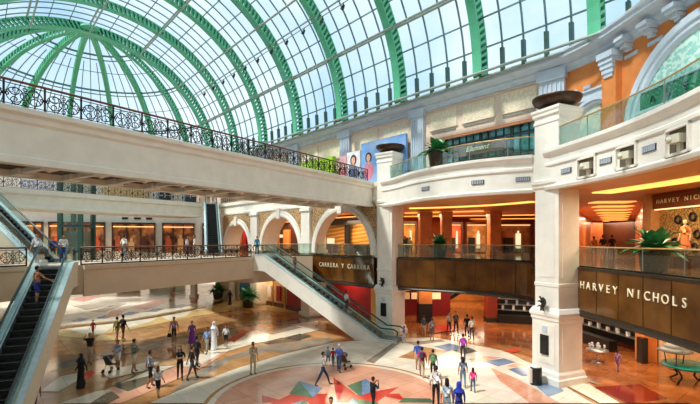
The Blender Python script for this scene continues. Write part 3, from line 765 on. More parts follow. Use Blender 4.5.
    b = MB(); tot = (seg[-1]-seg[0]).length; a = seg[0]; d = (seg[-1]-seg[0]).normalized(); n = Vector((d.y, -d.x)); m = 14
    for i in range(m+1):
        e = a+d*(tot*i/m)-n*.25; wd = .2 if i in (2, 7, 11) else .06; b.bar((e.x, e.y, 11.9), (e.x, e.y, 14.75), wd, .08, 0, up=(n.x, n.y, 0))
    for z in (14.15, 14.0, 12.9): e = a-n*.22; f_ = seg[-1]-n*.22; b.bar((e.x, e.y, z), (f_.x, f_.y, z), .08, .06)
    b.build('frame', mat('frame_dark_green', (26, 50, 44), .4), r)
    b = MB(); e = a+d*(tot*.2); f_ = a+d*(tot*.76); b.bar((e.x, e.y, 13.55), (f_.x, f_.y, 13.55), .1, .75); b.build('name_board', mat('board_brown', (112, 84, 74), .5), r)
    s = empty('shop_sign'); tag(s, 'cream script lettering on the brown board of the upper shopfront', 'sign')
    e = a+d*(tot*.38)+n*.07; text('lettering', 'Blument', (e.x, e.y, 13.42), d, .52, M_SIGN, s, .015, 'LEFT', .35)
l3wall()
# green banner, posters on the upper wall
def billboard(pa, pb, z0, z1, d, name, m, label, cat='banner', zb1=None):
    a, _ = hit(PW, pa); c, _ = hit(PW, pb); dd = (c-a).normalized(); n = Vector((dd.y, -dd.x)); b = MB()
    q = (a+c)/2+n*d; b.obox(Vector((q.x, q.y, (z0+z1)/2)), Vector((dd.x, dd.y, 0))*(c-a).length/2, Vector((n.x, n.y, 0))*.2, Vector((0, 0, (z1-z0)/2)))
    o = b.build(name, m); tag(o, label, cat); return a+n*(d+.21), dd, n, (c-a).length, o
billboard(309, 341.5, 11.95, 15.0, .9, 'green_banner', mat('lime_green', (164, 208, 40), .6, var=.04), 'plain lime-green banner board on the upper wall')
def poster_people(o, dd, n, L, z0, figs):
    for x, z, s, hair, skin, top, nm in figs:
        b = MB(); c = o+dd*x
        def el(dx, dz, rx, rz, m, off):
            k = 18; b.add([(c.x+dd.x*(dx+rx*math.cos(2*PI*i/k))+n.x*off, c.y+dd.y*(dx+rx*math.cos(2*PI*i/k))+n.y*off, z+dz+rz*math.sin(2*PI*i/k)) for i in range(k)], [tuple(range(k))], m)
        el(0, 0, .32*s, .36*s, 0, .01); el(0, -.04*s, .2*s, .26*s, 1, .02); el(0, -.95*s, .5*s, .62*s, 2, .012); el(0, -.35*s, .09*s, .16*s, 1, .014)
        b.build(nm, [mat('print_hair', (60, 34, 34), .7), mat('print_skin', (224, 172, 150), .7), mat('print_cloth_'+nm+str(int(x*10)), top, .7)], POST)
POST = empty('fashion_posters'); POST.name = 'fashion_poster'; tag(POST, 'wide printed hoarding with portrait figures and blue sky behind the far pier', 'poster')
def pb_(pa, pb, z0, z1, d, m, name):
    a, _ = hit(PW, pa); c, _ = hit(PW, pb); dd = (c-a).normalized(); n = Vector((dd.y, -dd.x)); b = MB(); q = (a+c)/2+n*d
    b.obox(Vector((q.x, q.y, (z0+z1)/2)), Vector((dd.x, dd.y, 0))*(c-a).length/2, Vector((n.x, n.y, 0))*.12, Vector((0, 0, (z1-z0)/2))); b.build(name, m, POST)
    return a+n*(d+.125), dd, n, (c-a).length
pk = pb_(345, 351.5, 12.0, 14.9, .5, patterned('print_pink', (190, 120, 130), (232, 178, 186), 1.5, 'noise', .6, 0, .2), 'side_print')
pw = pb_(352, 365.5, 12.0, 15.1, .5, patterned('print_pale', (214, 206, 214), (240, 238, 240), 2, 'noise', .6, 0, .2), 'portrait_print')
bl = pb_(366.5, 411, 12.0, 15.6, .5, patterned('print_sky', (84, 148, 218), (170, 196, 232), .7, 'noise', .6, 0, .2), 'sky_print')
poster_people(pw[0], pw[1], pw[2], pw[3], 12, [(pw[3]*.5, 14.35, 1.3, 0, 0, (108, 122, 158), 'portrait')])
poster_people(pk[0], pk[1], pk[2], pk[3], 12, [(pk[3]*.5, 14.0, .9, 0, 0, (224, 120, 140), 'side_figure')])
poster_people(bl[0], bl[1], bl[2], bl[3], 12, [(bl[3]*.18, 14.3, 1.2, 0, 0, (224, 132, 152), 'pink_figure'), (bl[3]*.8, 13.7, 1.1, 0, 0, (40, 70, 130), 'blue_figure')])

# ------------------------------------------------------------------ glazed vault and half dome
def vault():
    root = empty('ceiling'); root['kind'] = 'structure'
    ZS, RA, RZ, LC = 17.85, 15.0, 13.9, 10.0
    US = [56.4-6.86*i for i in range(12)]
    up = Vector((0, 0, 1))
    def pt(O, e, phi, r, bn, w):
        return O + e*((RA+r)*math.cos(phi)) + up*((RZ+r)*math.sin(phi)) + bn*w
    def rib(O, e, a0, a1, w, dep, name, seg):
        bn = up.cross(e).normalized(); b = MB(); N = seg
        for r0, r1 in ((-dep, -dep+.1), (-.1, 0)):
            vs = []
            for i in range(N+1):
                p = a0+(a1-a0)*i/N
                for r, ww in ((r0, -w/2), (r0, w/2), (r1, w/2), (r1, -w/2)): vs.append(pt(O, e, p, r, bn, ww))
            b.add(vs, [(4*i+j, 4*i+(j+1) % 4, 4*i+4+(j+1) % 4, 4*i+4+j) for i in range(N) for j in range(4)], 0)
        # diamond-free ladder web on both cheeks
        arc = (a1-a0)*14.4; M = int(arc/.42)
        for i in range(M+1):
            p = a0+(a1-a0)*i/M; dp = .11/14.4
            for ww in (-w/2+.03, w/2-.03):
                A = pt(O, e, p-dp, -dep+.08, bn, ww); B = pt(O, e, p+dp*2.2, -.08, bn, ww)
                t = (pt(O, e, p+.01, 0, bn, 0)-pt(O, e, p, 0, bn, 0)).normalized()
                b.bar(A, B, .17, .05, 0, up=bn)
        return b.build(name, M_GREEN, root)
    eL = (VW(1, 0)-VW(0, 0)).normalized()
    for i, u in enumerate(US):
        rib(VW(LC, u, ZS), eL, 0, PI, .85 if i == 0 else .62, 1.0 if i == 0 else .85, 'arch_rib', 56)
    Oc = VW(LC, US[0], ZS)
    for k in range(1, 8):
        a = k*PI/8; e = (VW(math.cos(a), math.sin(a))-VW(0, 0)).normalized()
        rib(Oc, e, 0, PI/2-.06, .5, .7, 'dome_rib', 28)
    # glazing and bars
    b = MB(); N = 48; vs = []
    for u in US:
        for i in range(N+1): vs.append(pt(VW(LC, u, ZS), eL, PI*i/N, .0, eL*0, 0))
    b.add(vs, [(j*(N+1)+i, j*(N+1)+i+1, (j+1)*(N+1)+i+1, (j+1)*(N+1)+i) for j in range(len(US)-1) for i in range(N)], 0, True)
    b.build('vault_glass', M_ROOFG, root)
    b = MB(); vs = []; K = 24; N = 20
    for k in range(K+1):
        a = PI*k/K; e = (VW(math.cos(a), math.sin(a))-VW(0, 0)).normalized()
        for i in range(N+1): vs.append(pt(Oc, e, PI/2*i/N, 0, e*0, 0))
    b.add(vs, [(k*(N+1)+i, k*(N+1)+i+1, (k+1)*(N+1)+i+1, (k+1)*(N+1)+i) for k in range(K) for i in range(N)], 0, True)
    b.build('dome_glass', M_ROOFG, root)
    for j in range(len(US)-1):
        b = MB()
        for q in range(1, 5):
            u = US[j]-6.86*q/5; O = VW(LC, u, ZS); bn = up.cross(eL)
            for i in range(44):
                b.bar(pt(O, eL, PI*i/44, -.06, bn, 0), pt(O, eL, PI*(i+1)/44, -.06, bn, 0), .085, .1, 0, up=bn)
        b.build('glazing_bars', M_BAR, root)
        b = MB()
        for q in range(0, 5):
            for s_ in ((0, 7.5), ):
                u = US[j]-6.86*q/5; O = VW(LC, u, ZS); bn = up.cross(eL)
                b.bar(pt(O, eL, 0, -.1, bn, 0), pt(O, eL, math.radians(6), -.1, bn, 0), .26, .2, 0, up=bn)
        b.build('vent_mullion', M_DGREEN, root)
    b = MB(); bb = MB(); bn = up.cross(eL)
    for deg in [7.5*i for i in range(0, 25)]:
        a = math.radians(deg); p = pt(VW(LC, US[0], ZS), eL, a, -.1, bn, 0); q = pt(VW(LC, US[-1], ZS), eL, a, -.1, bn, 0)
        major = abs((deg/22.5)-round(deg/22.5)) < .01
        if major:
            p2 = pt(VW(LC, US[0], ZS), eL, a, -.95, bn, 0); q2 = pt(VW(LC, US[-1], ZS), eL, a, -.95, bn, 0)
            b.tube(p, q, .1, 8); b.tube(p2, q2, .09, 8)
        else: bb.bar(p, q, .07, .09)
    b.build('purlin', M_PURL, root); bb.build('glazing_bars', M_BAR, root)
    # maintenance rail with spotlights
    a = math.radians(36); b = MB()
    for da in (0, .025): b.tube(pt(VW(LC, 56, ZS), eL, a+da, -.9, bn, 0), pt(VW(LC, -10, ZS), eL, a+da, -.9, bn, 0), .04, 6)
    b.build('lighting_rail', M_PURL, root)
    for k in range(16):
        u = 12+k*2.6; p = pt(VW(LC, u, ZS), eL, a, -1.0, bn, 0); s = MB(); s.tube(p, p+Vector((0, 0, -.2)), .04, 6); s.tube(p+Vector((0, 0, -.2)), p+Vector((-.12, -.05, -.52)), .12, 8, 0, .15)
        o = s.build('ceiling_spotlight', M_BLACK); tag(o, 'small black spotlight hanging from the rail under the glass vault', 'spotlight', 'spotlights under the vault')
    # dome meridian bars and rings
    b = MB()
    for k in range(0, 33):
        if k % 4 == 0: continue
        a = PI*k/32; e = (VW(math.cos(a), math.sin(a))-VW(0, 0)).normalized(); bq = up.cross(e)
        top = 80 if k % 2 == 0 else 62
        n_ = 16
        for i in range(n_): b.bar(pt(Oc, e, math.radians(top)*i/n_, -.06, bq, 0), pt(Oc, e, math.radians(top)*(i+1)/n_, -.06, bq, 0), .07, .09, 0, up=bq)
    b.build('dome_bars', M_BAR, root)
    b = MB(); b2 = MB()
    for deg in [11.25*i for i in range(1, 8)]:
        a = math.radians(deg); pts = []
        for k in range(33):
            t = PI*k/32; e = (VW(math.cos(t), math.sin(t))-VW(0, 0)).normalized(); pts.append(pt(Oc, e, a, -.1, e*0, 0))
        major = abs((deg/22.5)-round(deg/22.5)) < .01
        (b2 if major else b).ptube(pts, .13 if major else .045, 6)
        if major:
            pts = []
            for k in range(33):
                t = PI*k/32; e = (VW(math.cos(t), math.sin(t))-VW(0, 0)).normalized(); pts.append(pt(Oc, e, a-.02, -.6, e*0, 0))
            b2.ptube(pts, .07, 6)
    b.build('dome_bars', M_BAR, root); b2.build('dome_ring', M_BAR, root)
    b = MB(); b.lathe((Oc.x, Oc.y, Oc.z+RZ-.55), [(.2, -.3), (1.0, -.1), (1.1, .1), (.9, .3)], 20); b.build('crown_hub', M_GREEN, root)
    # drum ring under the half dome
    ring = [Vector(V2(LC+15.4*math.cos(PI*k/24), US[0]+15.4*math.sin(PI*k/24))) for k in range(25)]
    t = MB(); t.sweep(ring, [(.6, 17.2), (-.3, 17.2), (-.3, 17.85), (.6, 17.85)], 0); struct(t.build('trim_1', M_BLUEGREY))
vault()

# ------------------------------------------------------------------ enclosing walls
def wallbox(name, p, q, z0, z1, t, m):
    b = MB(); b.bar((p[0], p[1], (z0+z1)/2), (q[0], q[1], (z0+z1)/2), t, z1-z0); return struct(b.build(name, m))
wallbox('wall_left', V2(-5.6, -20), V2(-5.6, 62), 0, 18, .5, M_CREAM)
wallbox('wall_back', V2(-5, -20), V2(26, -20), 0, 18, .5, M_CREAM)
wallbox('wall_right', (35.6, -6), (35.6, 88), 0, 9.9, .4, M_DWOOD)
wallbox('wall_end', (-70, 84), (36, 88), 0, 9.9, .4, M_CREAM)
wallbox('wall_side', (-62, 40), (-70, 84), 0, 9.9, .4, M_CREAM)
b = MB(); b.prism([(14.6, -6), (36, -6), (36, 88), (-10, 88), V2(26.4, 30), V2(26.4, 10.5)], 17.9, 18.2, 0); struct(b.build('ceiling_upper', M_CEILC))

# far wall of the upper levels behind the cross gallery
FW = [(-62, 52), (-47, 58.5), (-35, 62.6), (-22, 66.8), (-16, 68)]
def farwall():
    w = empty('wall_far'); w['kind'] = 'structure'
    P = [Vector(p) for p in FW]
    b = MB(); b.sweep([Vector((p.x, p.y)) for p in P], [(0, Z2), (0, 18), (.5, 18), (.5, Z2)], 0); b.build('plaster', M_CREAM, w)
    def piece(pa, pb, z0, z1, dep, name, m, parent=w):
        a, _ = hit(P, pa); c, _ = hit(P, pb); dd = (c-a).normalized(); n = Vector((dd.y, -dd.x)); q = (a+c)/2+n*dep/2
        bb = MB(); bb.obox(Vector((q.x, q.y, (z0+z1)/2)), Vector((dd.x, dd.y, 0))*(c-a).length/2, Vector((n.x, n.y, 0))*dep/2, Vector((0, 0, (z1-z0)/2))); return bb.build(name, m, parent), q, dd, n
    shops = ((20, 43, 'lit shopfront at the far left end of the middle level'), (50, 105, 'warm lit shopfront behind the glass lift'), (113, 155, 'orange lit shopfront under three small signs'), (163, 194, 'orange lit shopfront beside the far escalator'), (203, 214, 'narrow lit opening behind the far escalator'))
    for pa, pb, lb in shops:
        r = empty('storefront'); tag(r, lb, 'shopfront')
        a, _ = hit(P, pa); c, _ = hit(P, pb); dd = (c-a).normalized(); n = Vector((dd.y, -dd.x)); L = (c-a).length; X = Vector((dd.x, dd.y, 0)); Y = Vector((n.x, n.y, 0)); o = Vector((a.x, a.y, 0)); zt = 9.75
        b = MB(); b.obox(o+X*L/2+Y*.04+Vector((0, 0, (Z2+zt)/2)), X*L/2, Y*.04, Vector((0, 0, (zt-Z2)/2))); b.build('lit_interior', patterned('shop_interior_glow', (92, 44, 24), (214, 140, 78), .9, 'noise', .5, 0, .12), r)
        b = MB()
        for q in (0, .33, .66, 1): b.obox(o+X*L*q+Y*.3+Vector((0, 0, (Z2+zt)/2)), X*.08, Y*.22, Vector((0, 0, (zt-Z2)/2)))
        b.obox(o+X*L/2+Y*.3+Vector((0, 0, zt)), X*(L/2+.1), Y*.25, Vector((0, 0, .12))); b.build('frame', M_DWOOD, r)
        b = MB(); b.obox(o+X*L/2+Y*.35+Vector((0, 0, zt-.5)), X*(L/2-.1), Y*.18, Vector((0, 0, .05)), 0); b.build('light_strip', M_SHOP, r)
        for k in range(int(L/1.7)):
            b = MB(); q = o+X*(.8+k*1.7)+Y*.4; hh = .9+rnd.random()*.9; b.obox(q+Vector((0, 0, Z2+hh/2)), X*.4, Y*.15, Vector((0, 0, hh/2))); b.obox(q+Vector((0, 0, Z2+hh+.3)), X*.18, Y*.08, Vector((0, 0, .3))); b.build('display', mat('display_mix%d' % (k % 3), ((196, 84, 40), (226, 178, 120), (84, 38, 28))[k % 3], .5), r)
    for pa, pb in ((122, 128), (134, 141), (146, 152)):
        o, q, dd, n = piece(pa, pb, 10.35, 10.65, .12, 'small_sign', M_BLACK)
    # upper storey: screens, arched windows
    o, q, dd, n = piece(22, 64, 12.0, 15.6, .3, 'x', M_WHITE, None); o.name = 'patterned_screen'; o.data.materials[0] = patterned('screen_print', (168, 180, 204), (236, 236, 240), 3.0, 'noise', .5, 0, .04); tag(o, 'white and blue patterned screen behind the far gallery railing', 'screen')
    for k, (pa, pb) in enumerate(((156, 174), (182, 199))):
        a, _ = hit(P, pa); c, _ = hit(P, pb); L = (c-a).length; dd = (c-a).normalized(); n = Vector((dd.y, -dd.x)); X = Vector((dd.x, dd.y, 0)); Y = Vector((n.x, n.y, 0)); o = Vector(((a.x+c.x)/2, (a.y+c.y)/2, 14.0))
        r = empty('window_%d' % (k+3)); r['kind'] = 'structure'; N = 16
        for rr, nm, m, off in ((L/2, 'surround', M_BLUEGREY, .1), (L/2-.45, 'pane', mat('window_dark', (40, 54, 66), .2), .22)):
            b = MB(); vs = [o+X*(rr*math.cos(PI*i/N))+Vector((0, 0, rr*math.sin(PI*i/N))) for i in range(N+1)]+[o-X*rr-Vector((0, 0, 2)), o+X*rr-Vector((0, 0, 2))]
            f = [v+Y*off for v in vs]; n_ = len(vs); b.add(vs+f, [tuple(range(n_)), tuple(range(n_, 2*n_))]+[(i, (i+1) % n_, n_+(i+1) % n_, n_+i) for i in range(n_)], 0); b.build(nm, m, r)
        b = MB(); b.obox(o+Y*.26, X*(L/2-.4), Y*.04, Vector((0, 0, .06))); b.obox(o+Y*.26+Vector((0, 0, .6)), X*.06, Y*.04, Vector((0, 0, 1.0))); b.build('glazing_bar', M_BLUEGREY, r)
    piece(104, 150, 12, 15, .06, 'warm_panel', mat('sand_panel', (226, 196, 140), .7))
farwall()
# glass lift in front of the far wall
r = empty('glass_lift'); tag(r, 'dark green framed glass lift shaft at the far left', 'lift')
lx, ly = (77-350)*50/FPX, 50.0
for sx in (-1.15, 1.15):
    for sy in (-1.2, 1.2):
        b = MB(); b.box((lx+sx, ly+sy, 9.2), (.5, .3, 10.6)); b.build('corner_post', M_DGREEN, r)
b = MB()
for z in (6.0, 8.9, 11.9, 14.3): b.box((lx, ly, z), (2.7, 2.7, .25))
b.build('ring_beam', mat('lift_teal', (30, 70, 88), .4), r)
b = MB()
for sx in (-1.25, 1.25): b.box((lx+sx, ly, 9.2), (.04, 2.4, 10.2))
b.box((lx, ly-1.2, 9.2), (2.4, .04, 10.2)); b.build('glass_wall', M_BALUS, r)
b = MB(); b.box((lx, ly, 7.2), (1.9, 1.9, 2.2)); b.build('cabin', mat('cabin_steel', (120, 136, 130), .3, .5), r)

# columns far away on the ground level and shopfront hints
for px, py, w in ((194, 297, 1.0), (172, 288, .9), (232, 300, .8)):
    x, y = gp(px, py); b = MB(); b.lathe((0, 0, 0), [(w*.6, 0), (w*.6, .3), (w*.45, .4), (w*.45, 3.2), (w*.6, 3.4), (w*.6, 3.7)], 4, 0, False, .6)
    o = b.build('support_column', M_WHITE); o.location = (x, y, 0); tag(o, {194: 'white column under the lower footbridge beside the round floor pattern', 172: 'more distant white column under the lower footbridge', 232: 'slim white column beside the dark-robed figure'}[px], 'column')
for pa, pb, m, lb in ((118, 140, M_DWOOD, 'dark shopfront far off under the lower footbridge, left one'), (150, 185, mat('far_green', (78, 92, 66), .5), 'dark green shopfront far off under the lower footbridge')):
    b = MB(); Z = 80.0; xa, xb = (pa-350)*Z/FPX, (pb-350)*Z/FPX; b.box(((xa+xb)/2, Z, 1.7), (xb-xa, .4, 3.2)); b.box(((xa+xb)/2, Z-.3, 3.2), (xb-xa+.6, .3, .4)); b.box(((xa+xb)/2, Z-.3, .3), (xb-xa, .3, .5))
    tag(b.build('storefront', m), lb, 'shopfront')

# ground floor shops below the arcade
def gshop(ua, ub, L, z1, back, label, parts=()):
    r = empty('storefront'); tag(r, label, 'shopfront'); ax = VW(0, 1)-VW(0, 0); ay = VW(1, 0)-VW(0, 0); uc = (ua+ub)/2; hw = (ub-ua)/2
    b = MB(); b.obox(VW(L, uc, z1/2), ax*hw, ay*.08, Vector((0, 0, z1/2))); b.build('back_panel', back, r)
    for nm, u0, u1, za, zb, dl, m in parts:
        b = MB(); b.obox(VW(L-dl, (u0+u1)/2, (za+zb)/2), ax*(u1-u0)/2, ay*.07, Vector((0, 0, (zb-za)/2))); b.build(nm, m, r)
    return r
M_CRL = mat('lit_cream', (236, 196, 142), .5); M_DKG = mat('dark_glass', (28, 22, 22), .15)
gshop(24.3, 32.6, 26.2, 3.7, M_RED, 'glossy red shop wall behind the descending escalator', (('gold_column', 25.9, 26.7, 0, 3.5, .25, mat('gold_lit', (208, 168, 88), .3)), ('yellow_poster', 24.2, 25.4, 1.2, 3.1, .3, mat('amber_print', (206, 150, 40), .5)), ('red_poster', 24.2, 25.4, 0.1, 1.2, .3, mat('poster_red', (190, 40, 34), .5)),
      ('dark_base', 26.7, 32.5, 0, .5, .2, M_DWOOD), ('header_light', 24.4, 32.4, 3.35, 3.45, .5, M_SHOP)))
gshop(34.4, 38.4, 25.0, 3.7, mat('deep_red', (150, 20, 24), .35), 'dark red shop window under the escalator', (('header_light', 34.6, 38.2, 3.3, 3.4, .4, M_SHOP), ('dark_plinth', 34.4, 38.4, 0, .5, .15, M_DWOOD)))
gshop(38.6, 42.8, 25.2, 3.7, M_CRL, 'cream lit shop window with a red garment', (('red_garment', 39.6, 40.4, .7, 2.3, .3, M_RED), ('white_garment', 41.5, 42.2, 1.0, 2.2, .3, M_WHITE), ('frame', 38.6, 38.9, 0, 3.6, .3, M_GOLD), ('frame', 41.0, 41.15, 0, 3.6, .3, M_GOLD), ('header_light', 38.8, 42.6, 3.3, 3.42, .5, M_SHOP), ('plinth', 38.6, 42.8, 0, .45, .2, M_DWOOD)))
gshop(44.4, 51.8, 25.2, 3.7, mat('pale_window', (188, 200, 186), .3), 'pale shop window with a blue print behind the palm pot', (('blue_print', 46.4, 49, .8, 3.2, .2, mat('print_blue', (60, 140, 190), .4)), ('pink_print', 44.6, 46.2, 1.4, 3.2, .2, mat('print_rose', (206, 130, 120), .4)), ('frame', 49.2, 49.5, 0, 3.6, .3, M_WHITE), ('header_light', 44.6, 51.6, 3.4, 3.5, .4, M_SHOP)))

# interior behind the arches on level 2
def l2arch(ua, ub, L, m, label, extra=(), du=0):
    ua += du; ub += du
    r = gshop.__globals__['empty']('shop_interior'); tag(r, label, 'shop'); ax = VW(0, 1)-VW(0, 0); ay = VW(1, 0)-VW(0, 0); uc = (ua+ub)/2; hw = (ub-ua)/2
    b = MB(); b.obox(VW(L, uc, 7.9), ax*hw, ay*.1, Vector((0, 0, 2.0))); b.build('rear_panelling', m, r)
    for nm, u0, u1, za, zb, dl, mm in extra:
        b = MB(); b.obox(VW(L-dl, (u0+u1)/2+du, (za+zb)/2), ax*(u1-u0)/2, ay*.12, Vector((0, 0, (zb-za)/2))); b.build(nm, mm, r)
M_AMB = patterned('amber_drape', (150, 98, 30), (204, 148, 60), 1.6, 'bands', .5, 0, .3)
l2arch(22, 33.8, 30.5, M_AMB, 'amber curtained jewellery interior seen through the largest arch', (('dark_beam', 22, 33.8, 8.9, 9.9, .9, M_BLACK), ('dark_post', 27.6, 28.3, 5.9, 9.6, .5, M_BLACK), ('dark_post', 33.0, 33.6, 5.9, 9.6, .5, M_BLACK), ('lit_vitrine', 29.4, 30.4, 6.9, 7.5, 1.2, M_WHITEL), ('lit_vitrine', 31.0, 31.8, 6.9, 7.4, 1.2, M_WHITEL), ('low_counter', 28.6, 33, 5.9, 6.9, 1.3, M_DWOOD), ('low_counter', 23, 27, 5.9, 6.8, 1.3, M_BLACK), ('light_line', 23, 33, 9.55, 9.65, 2.2, M_WARM2)), du=6.6)
l2arch(33.9, 43.2, 30.0, M_DWOOD, 'dark wooden interior behind the middle arch', (('gilt_panel', 36.6, 38.0, 6.2, 8.6, .2, M_WOOD), ('gilt_panel', 39.2, 40.2, 6.2, 8.6, .2, M_WOOD), ('wall_lamp', 38.3, 38.7, 7.6, 8.0, .3, M_WHITEL), ('light_line', 34.5, 42.5, 9.4, 9.5, 1.8, M_WARM2)), du=8.6)
l2arch(43.4, 50.5, 30.0, M_DWOOD, 'dark wooden interior behind the smallest arch', (('lit_vitrine', 48.2, 50.0, 6.5, 7.1, .4, M_WHITEL), ('gilt_panel', 45.5, 46.5, 6.2, 9.0, .2, M_RED), ('gilt_panel', 47.2, 48.0, 6.2, 9.0, .2, M_WOOD), ('light_line', 44, 50, 9.4, 9.5, 1.8, M_WARM2)), du=11)

# ------------------------------------------------------------------ right-hand interior, level 2
def strip_light(pts, w, z, m, name, label, cat='ceiling light', grp='warm ceiling coves'):
    b = MB(); b.sweep([Vector(p) for p in pts], [(0, z-.06), (-w, z-.06), (-w, z), (0, z)], 0); o = b.build(name, m); tag(o, label, cat, grp); return o
strip_light(smoothpath([(5.0, 35.3), (8.0, 34.0), (10.8, 31.8), (12.6, 29.0)], 4), .7, 9.895, M_WARM, 'cove_light', 'curved warm ceiling cove above the middle gallery')
strip_light([(14.3, 23.6), (15.0, 19.5), (15.4, 15), (15.3, 8)], 1.15, 9.895, M_WARM, 'cove_light', 'wide warm ceiling cove above the right-hand planter')
for i, (z, xa, xb) in enumerate(((40, 5.5, 12), (46, 6, 19), (53, 6, 26))):
    strip_light([(xa, z+1.5), (xb, z-1.5)], .8, 9.895, M_WARM2, 'ceiling_strip', 'warm light strip across the ceiling of the middle gallery interior', grp='warm strips of the middle interior')
for i in range(9):
    t = i*4.4; a = Vector((16.6+.53*t, 30+.85*t)); c = a+Vector((2.5, -.2))
    strip_light([a, c], 1.3, 9.895, M_WARM2, 'ceiling_strip', 'warm light strip across the corridor ceiling beside the near pier', grp='warm strips of the corridor')
M_OWALL = mat('copper_wall', (200, 116, 56), .3, .1, var=.18, scale=.7)
def seg_wall(name, a, c, z0, z1, t, m, label, cat='wall'):
    b = MB(); b.bar((a[0], a[1], (z0+z1)/2), (c[0], c[1], (z0+z1)/2), t, z1-z0); o = b.build(name, m); return o
w = seg_wall('wall_corridor', (17.2, 33.6), (40, 70), Z2, 9.9, .3, M_OWALL, ''); struct(w)
w = seg_wall('wall_block', (16.2, 33.2), (17.3, 33.7), Z2, 9.9, .3, M_OWALL, ''); struct(w)
w = seg_wall('wall_copper', (16.2, 33.2), (25.5, 56), Z2, 9.9, .3, M_OWALL, ''); struct(w)
w = seg_wall('wall_store', (18.4, 26.6), (34, 51), Z2, 9.9, .3, M_OWALL, ''); struct(w)
w = seg_wall('wall_gallery', (2, 49), (34, 58), Z2, 9.9, .3, mat('rust_wall', (176, 92, 44), .4, var=.2, scale=.6), ''); struct(w)
# columns of the middle interior
for px, Z, wd, lb in ((425, 38, 1.0, 'orange wood column behind the potted plant, left of it'), (446, 38, .85, 'orange wood column just behind the potted plant'), (494, 38, .95, 'orange wood column halfway along the middle gallery')):
    x = (px-350)*Z/FPX; b = MB(); b.box((0, 0, 1.5+.45), (wd, wd, 3.1)); b.box((0, 0, .2), (wd+.1, wd+.1, .4)); b.box((0, 0, 3.6), (wd+.12, wd+.12, .5)); o = b.build('timber_column', M_WOOD); o.location = (x, Z, Z2+.05); tag(o, lb, 'column')
# shops along the back of the middle interior
for px0, px1, Z, col, lb in ((403, 416, 44, (196, 140, 60), 'amber shop window at the left end of the middle gallery'), (450, 462, 46, (206, 90, 40), 'small orange shop window in the middle gallery'), (466, 487, 46, (196, 132, 70), 'lit shop window with a white figure in the middle gallery'), (500, 531, 46, (150, 96, 56), 'shop window beside the near pier in the middle gallery')):
    xa, xb = (px0-350)*Z/FPX, (px1-350)*Z/FPX; r = empty('storefront', ((xa+xb)/2, Z, Z2)); tag(r, lb, 'shopfront'); w_ = xb-xa
    b = MB(); b.box((0, .3, 1.6), (w_, .1, 3.0)); b.build('back_panel', mat('shopback_%d' % px0, col, .5, var=.3, scale=2), r)
    b = MB(); b.box((-w_/2, 0, 1.6), (.12, .5, 3.2)); b.box((w_/2, 0, 1.6), (.12, .5, 3.2)); b.box((0, 0, 3.2), (w_, .5, .2)); b.build('frame', M_DWOOD, r)
    b = MB(); b.box((0, .1, 3.0), (w_-.2, .2, .06)); b.build('light_strip', M_SHOP, r)
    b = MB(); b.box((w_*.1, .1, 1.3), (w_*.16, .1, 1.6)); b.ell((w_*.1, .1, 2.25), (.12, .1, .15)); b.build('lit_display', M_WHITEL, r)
    b = MB(); b.box((-w_*.22, .1, .9), (w_*.3, .2, 1.5)); b.build('dark_display', M_BLACK, r)
# store window at the far right, level 2
SX = 17.6
r = empty('store_window'); tag(r, 'gilded store window with black rings behind the dressed mannequin', 'shopfront')
b = MB(); b.box((SX+.2, 17, 7.6), (.1, 15.5, 3.2)); b.build('glitter_wall', patterned('gilded_mesh', (120, 88, 44), (206, 168, 98), 10, 'voronoi', .4, .3, .2), r)
b = MB(); b.box((SX-.1, 17, 9.45), (.3, 16, .8)); b.build('header', mat('header_bronze', (120, 66, 30), .35, .3), r)
b = MB(); b.box((SX-.1, 25.0, 7.9), (.5, .7, 4)); b.build('end_column', mat('sand_column', (206, 150, 92), .5), r)
b = MB(); b.box((SX-.1, 17, 9.02), (.16, 15.2, .06)); b.build('light_strip', M_SHOP, r)
for y, z in ((23.2, 8.4), (22.7, 8.0), (22.2, 8.5), (21.9, 7.6), (21.4, 8.2), (21.2, 7.2), (22.6, 7.3), (20.6, 8.3), (22.1, 6.9), (20.2, 7.6), (19.6, 8.1), (23.4, 7.2)):
    b = MB(); b.ptube([(SX+.08, y+.2*math.cos(2*PI*i/14), z+.2*math.sin(2*PI*i/14)) for i in range(14)], .06, 6, 0, True); b.build('wall_ring', M_BLACK, r)
s = empty('shop_sign'); tag(s, 'white capitals on the bronze header above the store window', 'sign')
letters_on([Vector((SX-.28, 25)), Vector((SX-.28, 14))], 'HARVEY NICHOLS', 656, 718, 9.34, .34, M_SIGN, s, .0)

# ------------------------------------------------------------------ ground floor, right interior
def gbox(name, c, size, m, label, cat, rz=0, extra=None):
    r = empty(name, (c[0], c[1], 0), rz); tag(r, label, cat)
    return r
w = seg_wall('wall_red', (3.0, 42), (9.6, 41.2), 0, 3.6, .3, mat('crimson_wall', (104, 10, 14), .35, var=.1), ''); struct(w)
w = seg_wall('wall_copper_low', (14.5, 41.5), (24, 36), 0, 3.6, .3, mat('russet_wall', (138, 50, 22), .3, var=.2, scale=.6), ''); struct(w)
w = seg_wall('wall_low_end', (2, 52), (34, 52), 0, 3.6, .3, mat('amber_wall', (214, 128, 54), .4, var=.2, scale=.6), ''); struct(w)
r = empty('display_frieze', (6.5, 41.2, 0)); tag(r, 'row of small lit pictures on the red wall at ground level', 'display')
for k in range(5):
    b = MB(); b.box((-2.2+k*1.0, 0, 1.95), (.85, .08, .62)); b.build('lit_picture', mat('lit_print%d' % (k % 2), ((250, 232, 196), (226, 196, 150))[k % 2], .5), r)
b = MB(); b.box((0, -.1, 2.5), (5.2, .2, .08)); b.build('light_strip', M_SHOP, r)
x, y = gp(424.5, 322); r = empty('clad_column', (x, y, 0)); tag(r, 'orange column with a black base under the middle gallery', 'column')
